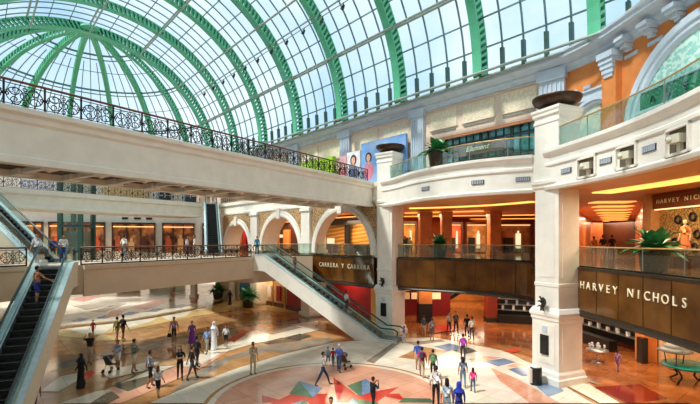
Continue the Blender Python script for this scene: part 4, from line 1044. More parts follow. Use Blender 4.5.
b = MB(); b.box((0, 0, 2.65), (1.15, 1.15, 1.95)); b.build('shaft', M_WOOD, r); b = MB(); b.box((0, 0, .85), (1.2, 1.2, 1.7)); b.build('base', M_BLACK, r)
x, y = 12.6, 38.5; r = empty('clad_column', (x, y, 0)); tag(r, 'dark red column under the middle gallery right of the lit stair', 'column')
b = MB(); b.box((0, 0, 1.8), (.9, .9, 3.6)); b.build('shaft', mat('russet_col', (126, 40, 20), .35), r); b = MB(); b.box((0, 0, .2), (1.0, 1.0, .4)); b.build('base', M_BLACK, r)
# dark inner escalator seen at ground level
r = empty('inner_stair', (0, 0, 0)); tag(r, 'dark sloping stair flight seen under the middle gallery', 'stair')
b = MB(); b.bar((9.4, 46, .4), (15.0, 46, 3.9), 1.2, .35); b.build('flight', M_BLACK, r)
b = MB(); b.bar((9.4, 45.4, 1.3), (15.0, 45.4, 4.6), .04, .1); b.build('handrail', M_IRON, r)
# black shop at ground level near pier's left and the counter to its right
def blackshop(a, c, label, z1=2.5):
    r = empty('dark_shop'); tag(r, label, 'shopfront'); a = Vector(a); c = Vector(c); d = (c-a).normalized(); n = Vector((d.y, -d.x)); L = (c-a).length; X = Vector((d.x, d.y, 0)); Y = Vector((n.x, n.y, 0)); o = Vector((a.x, a.y, 0))
    b = MB(); b.obox(o+X*L/2+Vector((0, 0, z1/2+.2)), X*L/2, Y*.1, Vector((0, 0, z1/2-.2))); b.build('black_panel', M_BLACK, r)
    b = MB()
    for z in (1.0, 1.5, 2.0): b.obox(o+X*L/2+Y*.3+Vector((0, 0, z)), X*L/2, Y*.2, Vector((0, 0, .03)))
    b.build('shelf', M_STEEL, r)
    for k in range(int(L/.3)):
        z = (1.0, 1.5, 2.0)[k % 3]; hh = .2+.2*rnd.random(); b = MB(); b.obox(o+X*(.2+k*.3)+Y*.3+Vector((0, 0, z+.03+hh/2)), X*.1, Y*.08, Vector((0, 0, hh/2))); b.build('jar', mat('jar_pale%d' % (k % 3), ((226, 226, 226), (150, 170, 190), (236, 200, 150))[k % 3], .3), r)
    b = MB(); b.obox(o+X*L/2+Y*1.3+Vector((0, 0, .35)), X*L*.36, Y*.3, Vector((0, 0, .35))); b.build('counter', M_BLACK, r)
    b = MB(); b.obox(o+X*L/2+Y*.45+Vector((0, 0, z1)), X*L*.45, Y*.06, Vector((0, 0, .04))); b.build('light_strip', M_SHOP, r)
blackshop((12.9, 39.6), (17.5, 38), 'black perfumery shelving left of the near pier at ground level')
blackshop((17.6, 34.6), (18.6, 27.2), 'black perfumery shelving with white jars right of the near pier')
x = 17.9; r = empty('clad_column', (x, 26.0, 0)); tag(r, 'orange column at ground level beside the cream store interior', 'column')
b = MB(); b.box((0, 0, 1.8), (.8, .8, 3.6)); b.build('shaft', M_WOOD, r); b = MB(); b.box((-.5, -.4, .75), (.35, .5, 1.5)); b.build('kiosk', M_BLACK, r)
w = seg_wall('wall_cream_store', (21.5, 25.5), (21.5, 6), 0, 3.6, .3, mat('store_cream', (240, 206, 160), .6), ''); struct(w)
w = seg_wall('wall_cream_return', (18.4, 25.5), (21.5, 25.5), 0, 3.6, .3, mat('store_cream', (240, 206, 160), .6), ''); struct(w)
b = MB(); b.box((20, 17, 3.56), (2, 12, .06)); o = b.build('ceiling_panel_light', M_SHOP); tag(o, 'cream panel light of the ground-floor store at the right edge', 'ceiling light')
b = MB(); b.box((18.3, 24.3, 1.8), (.35, .5, 3.5)); o = b.build('store_pillar', mat('sand_column', (206, 150, 92), .5)); tag(o, 'cream pilaster at the mouth of the ground-floor store', 'column')
for k, yy in enumerate((20.4, 20.9, 21.5)):
    b = MB(); b.box((21.1, yy, 1.6), (.3, .28, 1.4)); b.tube((21.1, yy, 2.35), (21.1, yy, 2.5), .05, 6); o = b.build('hanging_coat', (M_BLACK, mat('coat_grey', (60, 48, 44), .7), M_BLACK)[k]); tag(o, ('black coat hanging on the cream store wall, nearest to the frame edge', 'dark grey coat hanging between two black ones', 'black coat hanging closest to the teal table')[k], 'coat', 'coats on the cream store wall')
# round teal table with tiered lamp stand
tx, ty = 17.3, 22.0
r = empty('round_table', (tx, ty, 0)); tag(r, 'round teal-topped display table at the lower right edge', 'table')
b = MB(); b.lathe((0, 0, .82), [(0, 0), (1.1, 0), (1.14, .03), (1.14, .09), (1.1, .12), (0, .12)], 32); b.build('table_top', mat('teal_top', (0, 128, 118), .25), r)
for k in range(4):
    a = k*PI/2+.4; b = MB(); b.ptube([(.95*math.cos(a), .95*math.sin(a), .82), (.6*math.cos(a), .6*math.sin(a), .5), (.5*math.cos(a), .5*math.sin(a), .3), (.85*math.cos(a), .85*math.sin(a), .03)], .05, 8); b.build('leg', M_BLACK, r)
r = empty('tiered_stand', (tx-.6, ty+.1, .94)); tag(r, 'grey tiered canopy stand on black rods on the teal table', 'stand')
b = MB(); b.lathe((0, 0, .62), [(.62, 0), (.78, .06), (.55, .2), (.5, .24), (.52, .3), (.3, .44), (.05, .6), (0, .66)], 24); b.build('canopy', mat('canopy_grey', (110, 116, 112), .4), r)
for k in range(3):
    a = k*2*PI/3; b = MB(); b.tube((.4*math.cos(a), .4*math.sin(a), 0), (.5*math.cos(a), .5*math.sin(a), .66), .03, 6); b.build('rod', M_BLACK, r)

# ------------------------------------------------------------------ planters
def planter(x, y, z, s, label, leafm=M_LEAF, n=46, pot='pot', spread=1.0, h=1.0):
    r = empty('potted_plant', (x, y, z), rnd.random()*6); tag(r, label, 'plant')
    b = MB(); b.lathe((0, 0, 0), [(.28*s, 0), (.36*s, .05*s), (.42*s, .55*s), (.46*s, .68*s), (.46*s, .76*s), (.38*s, .74*s), (.36*s, .66*s), (0, .66*s)], 20); b.build('pot', M_POT, r)
    b = MB()
    for i in range(8):
        a = i*2.4; b.tube((0.05*math.cos(a), .05*math.sin(a), .6*s), (.2*s*math.cos(a), .2*s*math.sin(a), 1.0*s*h), .02*s, 5)
    b.build('stem', M_LEAFD, r)
    b = MB()
    for i in range(n):
        a = rnd.random()*2*PI; el = rnd.uniform(-.05, 1.25); L = s*rnd.uniform(.5, .85)*spread; w = s*rnd.uniform(.12, .2)
        d = Vector((math.cos(a)*math.cos(el), math.sin(a)*math.cos(el), math.sin(el)*h)); o = Vector((d.x*.12*s, d.y*.12*s, .72*s+.15*s*rnd.random()))
        sd = Vector((-math.sin(a), math.cos(a), 0)); pts = []
        K = 5
        for k in range(K+1):
            t = k/K; p = o+d*L*t+Vector((0, 0, -.45*L*t*t*math.cos(el))); ww = w*math.sin(PI*min(1, .12+t*.88))**.7
            pts += [p-sd*ww, p+Vector((0, 0, -.03*s)), p+sd*ww]
        b.add(pts, [(3*k+j, 3*k+j+1, 3*k+3+j+1, 3*k+3+j) for k in range(K) for j in (0, 1)], i % 2, True)
    b.build('foliage', [leafm, M_LEAFD], r); return r
planter(13.0, 18.4, Z2, 1.35, 'big broad-leaved potted plant behind the right-hand glass railing', n=70, spread=1.15)
planter(6.75, 32.6, Z2, 1.35, 'leafy plant in a dark pot behind the middle glass railing', mat('leaf_mint', (96, 168, 128), .4, var=.3, scale=6), n=60)
planter(5.6, 27.4, Z3, 1.4, 'leafy potted plant on the upper balcony in front of the dark shopfront', n=55)
x, y = gp(248, 307.5); planter(x, y, 0, 1.5, 'potted palm-like plant on the ground by the pale shop window', n=60, h=1.25)
x, y = gp(218, 299); planter(x, y, 0, 1.5, 'potted shrub on the ground beside the round floor pattern', M_LEAFD, n=60)

# ------------------------------------------------------------------ escalators
def escalator(top, dirn, ztop, zbot, W, label, side=M_CREAM, ped=False, flat=1.2, depth=1.15, mir=1):
    """top: plan point on the centre line of the upper landing; dirn: plan direction downhill"""
    d = Vector((dirn[0], dirn[1])).normalized(); n = Vector((-d.y, d.x)); run = (ztop-zbot)/math.tan(math.radians(30)); tot = run+2*flat
    r = empty('escalator'); tag(r, label, 'escalator')
    T = Vector(top)
    P = lambda s, o, z: Vector((T.x+d.x*s+n.x*o, T.y+d.y*s+n.y*o, z))
    zz = lambda s: ztop if s < flat else (zbot if s > flat+run else ztop-(s-flat)*math.tan(math.radians(30)))
    def sidepoly(o0, o1, lo, hi, name, m, s0=0, s1=None, clip=None):
        s1 = tot if s1 is None else s1
        ss = [s0]+[s for s in (flat, flat+run) if s0 < s < s1]+[s1]
        up_ = [(s, zz(s)+hi) for s in ss]
        dn = [(s, max(clip if clip is not None else -99, zz(s)+lo)) for s in ss]
        if clip is not None:
            dn = []
            for q in range(41):
                s = s0+(s1-s0)*q/40; dn.append((s, max(clip, zz(s)+lo)))
        loop = up_+list(reversed(dn)); k = len(loop)
        vs = [P(s, o0, z) for s, z in loop]+[P(s, o1, z) for s, z in loop]
        b = MB(); b.add(vs, [tuple(range(k)), tuple(reversed(range(k, 2*k)))]+[(i, (i+1) % k, k+(i+1) % k, k+i) for i in range(k)], 0); return b.build(name, m, r)
    hw = W/2
    for sg in (-1, 1):
        sidepoly(sg*(hw+.02), sg*(hw+.3), -depth, .16, 'side_cladding', side, 0, tot, zbot)
        sidepoly(sg*(hw-.02), sg*(hw+.02), -.2, .24, 'skirt', M_STEEL)
        sidepoly(sg*(hw+.06), sg*(hw+.09), .16, .92, 'balustrade', M_BALUS, .2, tot-.2)
        pts = [P(.0, sg*(hw+.08), ztop+.55), P(-.12, sg*(hw+.08), ztop+.75), P(0, sg*(hw+.08), ztop+.95)]+[P(s, sg*(hw+.08), zz(s)+.97) for s in (.3, flat, flat+run*.33, flat+run*.66, flat+run, tot-.2)]+[P(tot+.1, sg*(hw+.08), zbot+.8), P(tot+.05, sg*(hw+.08), zbot+.55)]
        b = MB(); b.ptube(pts, .055, 6); b.build('handrail', M_RUBBER, r)
        sidepoly(sg*(hw+.1), sg*(hw+.32), .1, .2, 'deck_strip', mat('deck_aluminium', (206, 220, 224), .35, .3))
    sidepoly(-hw, hw, -depth, -.9 if True else 0, 'underside', side, 0, tot, zbot)
    b = MB(); ns = int(run/.4)
    for i in range(ns):
        s = flat+run*(i+.5)/ns; z = zz(s)
        c = P(s, 0, z-.12); b.obox(c, Vector((d.x, d.y, 0))*.2, Vector((n.x, n.y, 0))*(hw-.03), Vector((0, 0, .12)), 0)
        c = P(s+.19, 0, z+.003); b.obox(c, Vector((d.x, d.y, 0))*.018, Vector((n.x, n.y, 0))*(hw-.05), Vector((0, 0, .004)), 1)
    b.build('step', [M_STEP, mat('step_edge', (120, 120, 110), .5)], r)
    for s0, s1, z in ((0, flat, ztop), (flat+run, tot, zbot)):
        b = MB(); b.obox(P((s0+s1)/2, 0, z-.04), Vector((d.x, d.y, 0))*(s1-s0)/2, Vector((n.x, n.y, 0))*hw, Vector((0, 0, .06))); b.build('landing_plate', M_STEEL, r)
    return r, P, zz
M_ESC = mat('escalator_cream', (222, 214, 192), .45, var=.03)
E1 = escalator((-16.0, 23.7), (.37, -.93), Z2, 0, 1.15, 'cream escalator descending toward the viewer at lower left', M_ESC)
E4 = escalator((-7.75, 36.5), (.896, -.444), Z2, 0, 1.1, 'cream escalator descending from the arches to the pier', M_WHITE)
# goes up toward the viewer: its top is near; start point is computed from the foot
run = 6.0/math.tan(math.radians(30))+2.4
ft = Vector((-17.7, 26.0)); dd = Vector((.9, -.43)).normalized()
E2 = escalator(tuple(ft-dd*run), tuple(dd), Z3, Z2, 1.1, 'escalator rising out of the left edge above the footbridge', M_ESC)
ft = Vector((-13.6, 43.0)); dd = Vector((.33, -.94)).normalized()
E3 = escalator(tuple(ft-dd*run), tuple(dd), Z3, Z2, 1.1, 'far escalator with dark steps climbing to the cross gallery', M_ESC)

# ------------------------------------------------------------------ people
def mc(name, c): return mat('cloth_%02x%02x%02x' % c, c, .85, var=.1, scale=9)
SKIN = mat('skin', (176, 120, 88), .6, var=.05); SKIN2 = mat('skin_fair', (206, 150, 118), .6, var=.05)
HAIR = mat('hair_dark', (28, 20, 18), .6)
SHOE = mat('shoe_dark', (32, 28, 28), .5)
def person(x, y, z, rz, h, label, top=(120, 120, 120), bottom=(40, 40, 60), shorts=False, sleeves=False, arms='down', stride=.16, cover=None, robe=None, skirt=None, skin=SKIN, hair=(28, 20, 18), longhair=False, group=None, lean=0):
    r = empty('person', (x, y, z), rz); tag(r, label, 'person', group); s = h/1.76
    J = {}
    J['pel'] = (0, 0, .95); J['sp'] = (0, -.005-lean*.3, 1.12); J['ch'] = (0, -lean*.7, 1.33); J['nk'] = (0, -lean, 1.47); J['hd'] = (0, -.01-lean*1.1, 1.56)
    for sd, sg in (('l', 1), ('r', -1)):
        st = stride*sg
        J['hip'+sd] = (.085*sg, 0, .9); J['kn'+sd] = (.095*sg, -st*.55-.02, .5); J['an'+sd] = (.1*sg, -st+.03, .09); J['to'+sd] = (.12*sg, -st-.13, .035)
        J['sh'+sd] = (.175*sg, -lean*.8, 1.41)
        if arms == 'down': e, w = (.235*sg, .02+st*.3, 1.13), (.25*sg, -.05+st*.8, .88)
        elif arms == 'phone' and sg < 0 or arms == 'phone2': e, w = (.25*sg, -.16, 1.2), (.1*sg, -.26, 1.45)
        elif arms == 'up': e, w = (.3*sg, -.18, 1.42), (.16*sg, -.26, 1.66)
        elif arms == 'carry': e, w = (.24*sg, -.04, 1.13), (.16*sg, -.3, 1.1)
        elif arms == 'wide': e, w = (.38*sg, -.1, 1.2), (.58*sg, -.28, 1.08)
        elif arms == 'fold': e, w = (.25*sg, -.08, 1.14), (.02*sg, -.24, 1.18)
        else: e, w = (.235*sg, .02, 1.13), (.25*sg, -.06, .88)
        J['el'+sd] = e; J['wr'+sd] = w
    R_ = {'pel': .135, 'sp': .12, 'ch': .135, 'nk': .058, 'hd': .055}
    for sd in 'lr': R_.update({'hip'+sd: .095, 'kn'+sd: .062, 'an'+sd: .042, 'to'+sd: .036, 'sh'+sd: .062, 'el'+sd: .046, 'wr'+sd: .032})
    E = [('pel', 'sp'), ('sp', 'ch'), ('ch', 'nk'), ('nk', 'hd')]
    for sd in 'lr': E += [('pel', 'hip'+sd), ('hip'+sd, 'kn'+sd), ('kn'+sd, 'an'+sd), ('an'+sd, 'to'+sd), ('ch', 'sh'+sd), ('sh'+sd, 'el'+sd), ('el'+sd, 'wr'+sd)]
    names = list(J); idx = {k: i for i, k in enumerate(names)}
    me = bpy.data.meshes.new('tmp'); me.from_pydata([J[k] for k in names], [(idx[a], idx[c]) for a, c in E], []); me.update()
    ob = bpy.data.objects.new('tmp', me); COL.objects.link(ob)
    sk = ob.modifiers.new('s', 'SKIN'); sk.use_smooth_shade = True
    for i, k in enumerate(names):
        v = me.skin_vertices[0].data[i]; v.radius = (R_[k], R_[k]); v.use_root = (k == 'pel')
    ss = ob.modifiers.new('u', 'SUBSURF'); ss.levels = 1; ss.render_levels = 1
    bpy.context.view_layer.update(); dg = bpy.context.evaluated_depsgraph_get()
    em = bpy.data.meshes.new_from_object(ob.evaluated_get(dg)); bpy.data.objects.remove(ob)
    b = MB(); verts = [v.co.copy() for v in em.vertices]
    reg = {('pel', 'sp'): 1, ('sp', 'ch'): 1, ('ch', 'nk'): 1, ('nk', 'hd'): 0}
    for sd in 'lr': reg.update({('pel', 'hip'+sd): 2, ('hip'+sd, 'kn'+sd): 2, ('kn'+sd, 'an'+sd): 0 if shorts else 2, ('an'+sd, 'to'+sd): 3, ('ch', 'sh'+sd): 1, ('sh'+sd, 'el'+sd): 1, ('el'+sd, 'wr'+sd): 1 if sleeves else 0})
    segs = [(Vector(J[a]), Vector(J[c]), m) for (a, c), m in reg.items()]
    for p in em.polygons:
        c = p.center; best = 1e9; mi = 1
        for A, B, m in segs:
            ab = B-A; t = max(0, min(1, (c-A).dot(ab)/ab.length_squared)); dd_ = (c-A-ab*t).length
            if dd_ < best: best = dd_; mi = m
        if mi == 1 and c.z < .98: mi = 2
        b.add([verts[i] for i in p.vertices], [tuple(range(len(p.vertices)))], mi, True)
    bpy.data.meshes.remove(em)
    hd = Vector((0, -.02-lean*1.2, 1.645))
    b.ell(hd, (.076, .095, .115), 12, 0, 8); b.ell(hd+Vector((0, -.03, -.06)), (.05, .06, .05), 8, 0, 5)      # skull and jaw
    b.ell(hd+Vector((0, -.1, -.015)), (.013, .022, .024), 6, 0, 4)
    for sg in (-1, 1):
        b.ell(hd+Vector((.076*sg, .01, -.01)), (.012, .022, .032), 6, 0, 4); b.ell(hd+Vector((.03*sg, -.088, .012)), (.013, .01, .009), 6, 3, 4)
    b.ell(hd+Vector((0, -.086, -.058)), (.024, .01, .006), 6, 3, 4)
    for sd in 'lr':                                                     # hands: palm, four fingers, thumb
        A = Vector(J['el'+sd]); B = Vector(J['wr'+sd]); t = (B-A).normalized(); side = t.cross(Vector((1, 0, 0))); side = side.normalized() if side.length > .1 else Vector((0, 1, 0)); q = t.cross(side)
        b.ell(B+t*.05, (.03, .038, .05), 8, 0, 5)
        for k in range(4):
            o = B+t*.08+side*(-.027+.018*k); L = (.06, .07, .066, .052)[k]; b.ptube([o, o+t*L*.6, o+t*L+q*.015], [.009, .009, .006], 5, 0)
        o = B+t*.03+side*-.034; b.ptube([o, o+t*.03-side*.025, o+t*.06-side*.03], [.011, .01, .007], 5, 0)
    # weld the duplicated skin vertices back together
    body = b.build('body', [skin, mc('t', top), mc('b', bottom), SHOE], r)
    bm = bmesh.new(); bm.from_mesh(body.data); bmesh.ops.remove_doubles(bm, verts=bm.verts, dist=.0004); bm.to_mesh(body.data); bm.free()
    body.scale = (s, s, s)
    b = MB()
    if cover:
        b.lathe(hd+Vector((0, .012, 0)), [(.0, .135), (.05, .128), (.09, .09), (.108, .02), (.105, -.06), (.11, -.14), (.19, -.24), (.21, -.28)], 14, 0, True, 0, 1, 1.05); nm, m = 'headscarf', mc('c', cover)
        # leave the face open: push front verts back
        b.v = [(v[0], max(v[1], hd.y-.06) if v[2] > hd.z-.1 else v[1], v[2]) for v in b.v]
    else:
        b.lathe(hd+Vector((0, .012, 0)), [(.0, .128), (.045, .12), (.08, .085), (.092, .03), (.088, -.02)] + ([(.1, -.12), (.09, -.22), (.03, -.25)] if longhair else [(.07, -.06)]), 14, 0, True, 0, .95, 1.08); nm, m = 'hair', mc('h', hair)
        b.v = [(v[0], max(v[1], hd.y-(.075 if v[2] > hd.z+.06 else .0)), v[2]) for v in b.v]
    o = b.build(nm, m, r); o.scale = (s, s, s)
    if robe:
        b = MB(); N = 18; prof = [(.07, 1.49, .07), (.15, 1.44, .1), (.2, 1.36, .13), (.19, 1.15, .14), (.18, .95, .14), (.2, .6, .17), (.22, .25, .2), (.25, .04, .24)]; vs = []; prof = [(a_*.85, b_, c_*.85) for a_, b_, c_ in prof]
        for rx, z_, ry in prof:
            for i in range(N):
                a = 2*PI*i/N; k = 1+(.07*math.sin(5*a) if z_ < .9 else 0); vs.append((rx*k*math.cos(a), -lean+ry*k*math.sin(a)-.01, z_))
        b.add(vs, [(j*N+i, j*N+(i+1) % N, (j+1)*N+(i+1) % N, (j+1)*N+i) for j in range(len(prof)-1) for i in range(N)], 0, True); o = b.build('robe', mc('r', robe), r); o.scale = (s, s, s)
    if skirt:
        b = MB(); N = 16; prof = [(.15, 1.02), (.17, .9), (.21, .65), (.25, skirt[1])]; vs = []
        for rx, z_ in prof:
            for i in range(N): a = 2*PI*i/N; k = 1+(.05*math.sin(6*a) if z_ < .8 else 0); vs.append((rx*k*math.cos(a), rx*.85*k*math.sin(a), z_))
        b.add(vs, [(j*N+i, j*N+(i+1) % N, (j+1)*N+(i+1) % N, (j+1)*N+i) for j in range(len(prof)-1) for i in range(N)], 0, True); o = b.build('skirt', mc('k', skirt[0]), r); o.scale = (s, s, s)
    return r
def onground(px, py): x, y = gp(px, py); return x, y, .012
def GP(px, foot, head, rz, label, **k):
    x, y, z = onground(px, foot); h = k.pop('h', None) or (foot-head)*y/FPX; h = max(1.0, min(1.92, h))
    k.setdefault('skin', SKIN if rnd.random() < .6 else SKIN2)
    return person(x, y, z, rz, h, label, **k), x, y
W_ = (232, 232, 236); BK = (24, 24, 28)
GP(93, 336, 320, 0, 'child in a red shirt walking by the round floor pattern', top=(196, 36, 36), bottom=(170, 60, 50), shorts=True)
GP(90, 364, 333, .3, 'man in black T-shirt and beige shorts raising a camera', top=(34, 30, 30), bottom=(206, 186, 158), shorts=True, arms='up')
GP(82, 388, 346, -.5, 'woman in a long black robe walking at the left', top=BK, bottom=BK, sleeves=True, cover=(20, 20, 24), robe=(18, 18, 22), h=1.7, lean=.05, stride=.2)
GP(123, 341, 315, 2.8, 'man all in black walking away above the stroller', top=BK, bottom=(120, 76, 48), shorts=True)
GP(117, 342, 317, 2.7, 'person in an olive top beside the man in black', top=(116, 112, 60), bottom=(150, 128, 80), shorts=True)
_, sx_, sy_ = GP(118, 368, 340, .2, 'man in light blue shirt and white shorts with a stroller', top=(170, 196, 232), bottom=W_, shorts=True, arms='carry')
GP(134, 373, 339, 2.6, 'man in grey shirt and pale shorts, back turned', top=(112, 122, 110), bottom=(206, 200, 176), shorts=True, arms='fold')
GP(150, 388, 347, 2.4, 'tall man in grey T-shirt and black shorts', top=(140, 140, 152), bottom=BK, shorts=True, h=1.85)
GP(158, 398, 366, 3.0, 'brown-haired woman in white top and black shorts', top=(238, 234, 230), bottom=BK, shorts=True, hair=(110, 66, 40), longhair=True)
_, bx_, by_ = GP(174, 343, 317, .2, 'man in lilac shirt and dark shorts carrying a black bag', top=(196, 160, 190), bottom=(40, 38, 52), shorts=True)
GP(192, 347, 321, .4, 'woman in a purple dress', top=(120, 60, 150), bottom=(110, 50, 140), skirt=((118, 52, 150), .25))
GP(180, 380, 346, .4, 'woman in black T-shirt and black trousers, arms folded', top=BK, bottom=BK, arms='fold', longhair=True)
GP(192, 380, 346, 2.2, 'person in dark top and jeans striding', top=(52, 34, 34), bottom=(62, 72, 84), stride=.28)
GP(197, 369, 336, 2.6, 'person in dark clothes just behind the striding one', top=(40, 38, 46), bottom=(34, 34, 44))
GP(207, 354, 331, -.4, 'person in blue shirt and grey trousers in front of the white robe', top=(140, 174, 216), bottom=(176, 176, 170), h=1.7)
GP(210, 350, 328, -.2, 'person in a pink shirt and dark trousers', top=(206, 180, 200), bottom=(36, 34, 54))
GP(214, 350, 322, -.1, 'man in a long white robe and white headcloth', top=W_, bottom=W_, sleeves=True, cover=W_, robe=(240, 240, 242), stride=.06)
GP(226, 347, 325, .1, 'person in white shirt and black knee shorts', top=(240, 238, 240), bottom=BK, shorts=True)
GP(253, 375, 342, .6, 'man in beige shirt and trousers holding a phone', top=(214, 196, 164), bottom=(206, 190, 160), sleeves=True, arms='phone', stride=.05)
GP(230, 305, 289, 0, 'small figure in a black robe near the potted palm', top=BK, bottom=BK, cover=(16, 16, 18), robe=(16, 16, 18), h=1.65, sleeves=True)
x, y, z = onground(33, 416); person(x, y, z, .4, 1.7, 'person in red at the bottom left corner beside the escalator', top=(190, 30, 34), bottom=(60, 30, 30))
_, mx_, my_ = GP(323, 386, 352, 1.7, 'man in pale shirt and jeans striding with a white paper', top=(206, 206, 204), bottom=(44, 56, 84), stride=.38, arms='carry')
GP(339, 373, 344, 2.9, 'man in royal blue shirt and jeans by a pushchair', top=(72, 100, 196), bottom=(62, 84, 116), arms='carry', hair=(200, 196, 190))
GP(333, 367, 350, 2.9, 'small child in red beside the man in blue', top=(206, 44, 60), bottom=(90, 90, 110), h=1.1)
GP(328, 366, 349, .5, 'small child in pale blue beside the red child', top=(140, 196, 220), bottom=(100, 120, 150), h=1.1)
GP(373, 412, 377, 2.2, 'man in black photographing with his phone on the star', top=(20, 20, 26), bottom=(24, 24, 30), sleeves=True, arms='phone2')
GP(331, 447, 397, 0, 'black-haired head at the bottom edge in the middle', top=(60, 50, 50), bottom=BK, h=1.75)
_, b1x, b1y = GP(422, 378, 347, 2.9, 'woman in magenta top and khaki trousers with a backpack', top=(216, 52, 132), bottom=(176, 156, 132))
GP(418, 371, 341, 2.9, 'man in a blue shirt beside the magenta top', top=(60, 96, 190), bottom=(200, 180, 150), shorts=True)
_, b2x, b2y = GP(433, 379, 351, 2.9, 'child with a green backpack', top=(80, 110, 80), bottom=(36, 40, 44), h=1.55)
GP(436, 407, 366, 3.0, 'man in white shirt and black trousers walking away', top=(232, 236, 244), bottom=BK, h=1.8)
GP(447, 420, 379, 3.0, 'woman with dark hair in a pale blue top at the bottom edge', top=(206, 226, 240), bottom=(160, 190, 210), longhair=True, h=1.68)
GP(459, 424, 385, 3.0, 'person wearing a royal blue headscarf at the bottom edge', top=(44, 66, 176), bottom=(40, 56, 150), cover=(38, 62, 184), sleeves=True, h=1.66)
GP(463, 361, 334, 3.0, 'woman in a violet-pink top and dark trousers', top=(196, 70, 190), bottom=(60, 56, 66))
GP(463, 388, 357, 3.0, 'woman in a checked shirt and jeans holding a child by the hand', top=(112, 128, 150), bottom=(104, 136, 160), longhair=True)
GP(473, 393, 368, 3.0, 'child in a hot pink top', top=(236, 70, 150), bottom=(80, 100, 130), longhair=True, h=1.2)
GP(424, 337, 320, 3.0, 'person with a black backpack under the middle gallery', top=(60, 50, 54), bottom=(170, 140, 110), shorts=True, h=1.6)
GP(432, 341, 321, 3.0, 'person in grey just right of the black backpack', top=(116, 104, 98), bottom=(90, 80, 80), shorts=True, h=1.65)
GP(449, 334, 314, .2, 'person in white top under the middle gallery', top=(228, 214, 200), bottom=(70, 56, 56), h=1.7)
GP(456, 334, 313, .2, 'person in grey top under the middle gallery', top=(120, 112, 110), bottom=(54, 46, 46), h=1.75)
GP(467, 338, 315, 3.0, 'person in black leaving under the middle gallery', top=(22, 22, 26), bottom=(22, 22, 28), h=1.75)
GP(472, 341, 316, 3.0, 'person in cream shirt leaving beside the one in black', top=(222, 206, 186), bottom=(70, 60, 60), h=1.75)
GP(618, 372, 350, 2.0, 'child in lilac beyond the near pier', top=(176, 140, 196), bottom=(150, 120, 170), h=1.2)
# level 2 people
def LP(px, Z, h, rz, label, **k):
    return person((px-350)*Z/FPX, Z, Z2+.02, rz, h, label, **k)
LP(124, 28.6, 1.75, 2.9, 'man in white shirt leaning on the lower footbridge railing', top=(236, 232, 226), bottom=(150, 150, 160), stride=.02)
LP(187, 34.2, 1.7, 1.6, 'person in white and blue on the lower footbridge', top=(214, 214, 226), bottom=(70, 70, 110), stride=.1)
LP(194.5, 34.5, 1.75, -1.4, 'person in white top, right one of the pair on the footbridge', top=(232, 222, 214), bottom=(170, 160, 150), stride=.1)
LP(257, 38.3, 1.72, .4, 'person in turquoise at the head of the descending escalator', top=(40, 130, 170), bottom=(40, 60, 90))
LP(63, 25.6, 1.7, .9, 'person in white bending at the escalator head', top=(230, 232, 238), bottom=(40, 60, 130), lean=.12, arms='carry')
LP(53, 27.4, 1.6, .6, 'person in blue by the escalator head', top=(60, 90, 170), bottom=(50, 50, 70))
LP(37, 24.6, 1.75, .3, 'person in pale shirt at the foot of the rising escalator', top=(220, 222, 226), bottom=(90, 96, 110))
LP(405, 35, 1.7, .4, 'person in green and blue behind the middle railing', top=(46, 110, 96), bottom=(40, 70, 70))
LP(410, 36, 1.6, .2, 'person with a pale top beside the green one', top=(210, 214, 220), bottom=(120, 120, 130))
LP(594, 31.5, 1.65, 2.9, 'person in orange in the upper corridor', top=(206, 120, 60), bottom=(120, 70, 40))
LP(603, 33, 1.75, 2.9, 'person in black and white in the upper corridor', top=(26, 24, 28), bottom=(170, 170, 180))
LP(612, 33, 1.78, 2.8, 'person in black with pale trousers in the upper corridor', top=(22, 22, 24), bottom=(40, 40, 60))
# escalator riders
T_, P_, zz_ = E1
q = P_(3.9, -.05, zz_(3.9)); person(q.x, q.y, q.z, 2.75, 1.75, 'bare-armed man in tan top and blue shorts gripping both escalator rails', top=(176, 120, 92), bottom=(44, 60, 160), arms='wide', shorts=True, stride=.05)
T_, P_, zz_ = E4
q = P_(8.4, -.1, zz_(8.4)); person(q.x, q.y, q.z, 2.2, 1.72, 'rider in white top low on the descending escalator', top=(236, 230, 226), bottom=(60, 50, 60), stride=.05)
q = P_(3.6, .1, zz_(3.6)); person(q.x, q.y, q.z, 2.2, 1.7, 'rider in brown high on the descending escalator', top=(120, 84, 66), bottom=(80, 60, 54), stride=.05)
T_, P_, zz_ = E3
for o_, c_, l_ in ((-.28, (236, 236, 240), 'person in white at the top of the far escalator'), (.3, (196, 150, 120), 'person in tan at the top of the far escalator')):
    q = P_(.9, o_, Z3+.03); person(q.x, q.y, q.z, 0, 1.7, l_, top=c_, bottom=(120, 110, 110), stride=.05)
x, y = gp(404, 343); person(x, y, .012, 1.2, 1.2, 'child in blue crouched at the foot of the descending escalator', top=(70, 120, 220), bottom=(200, 200, 210))

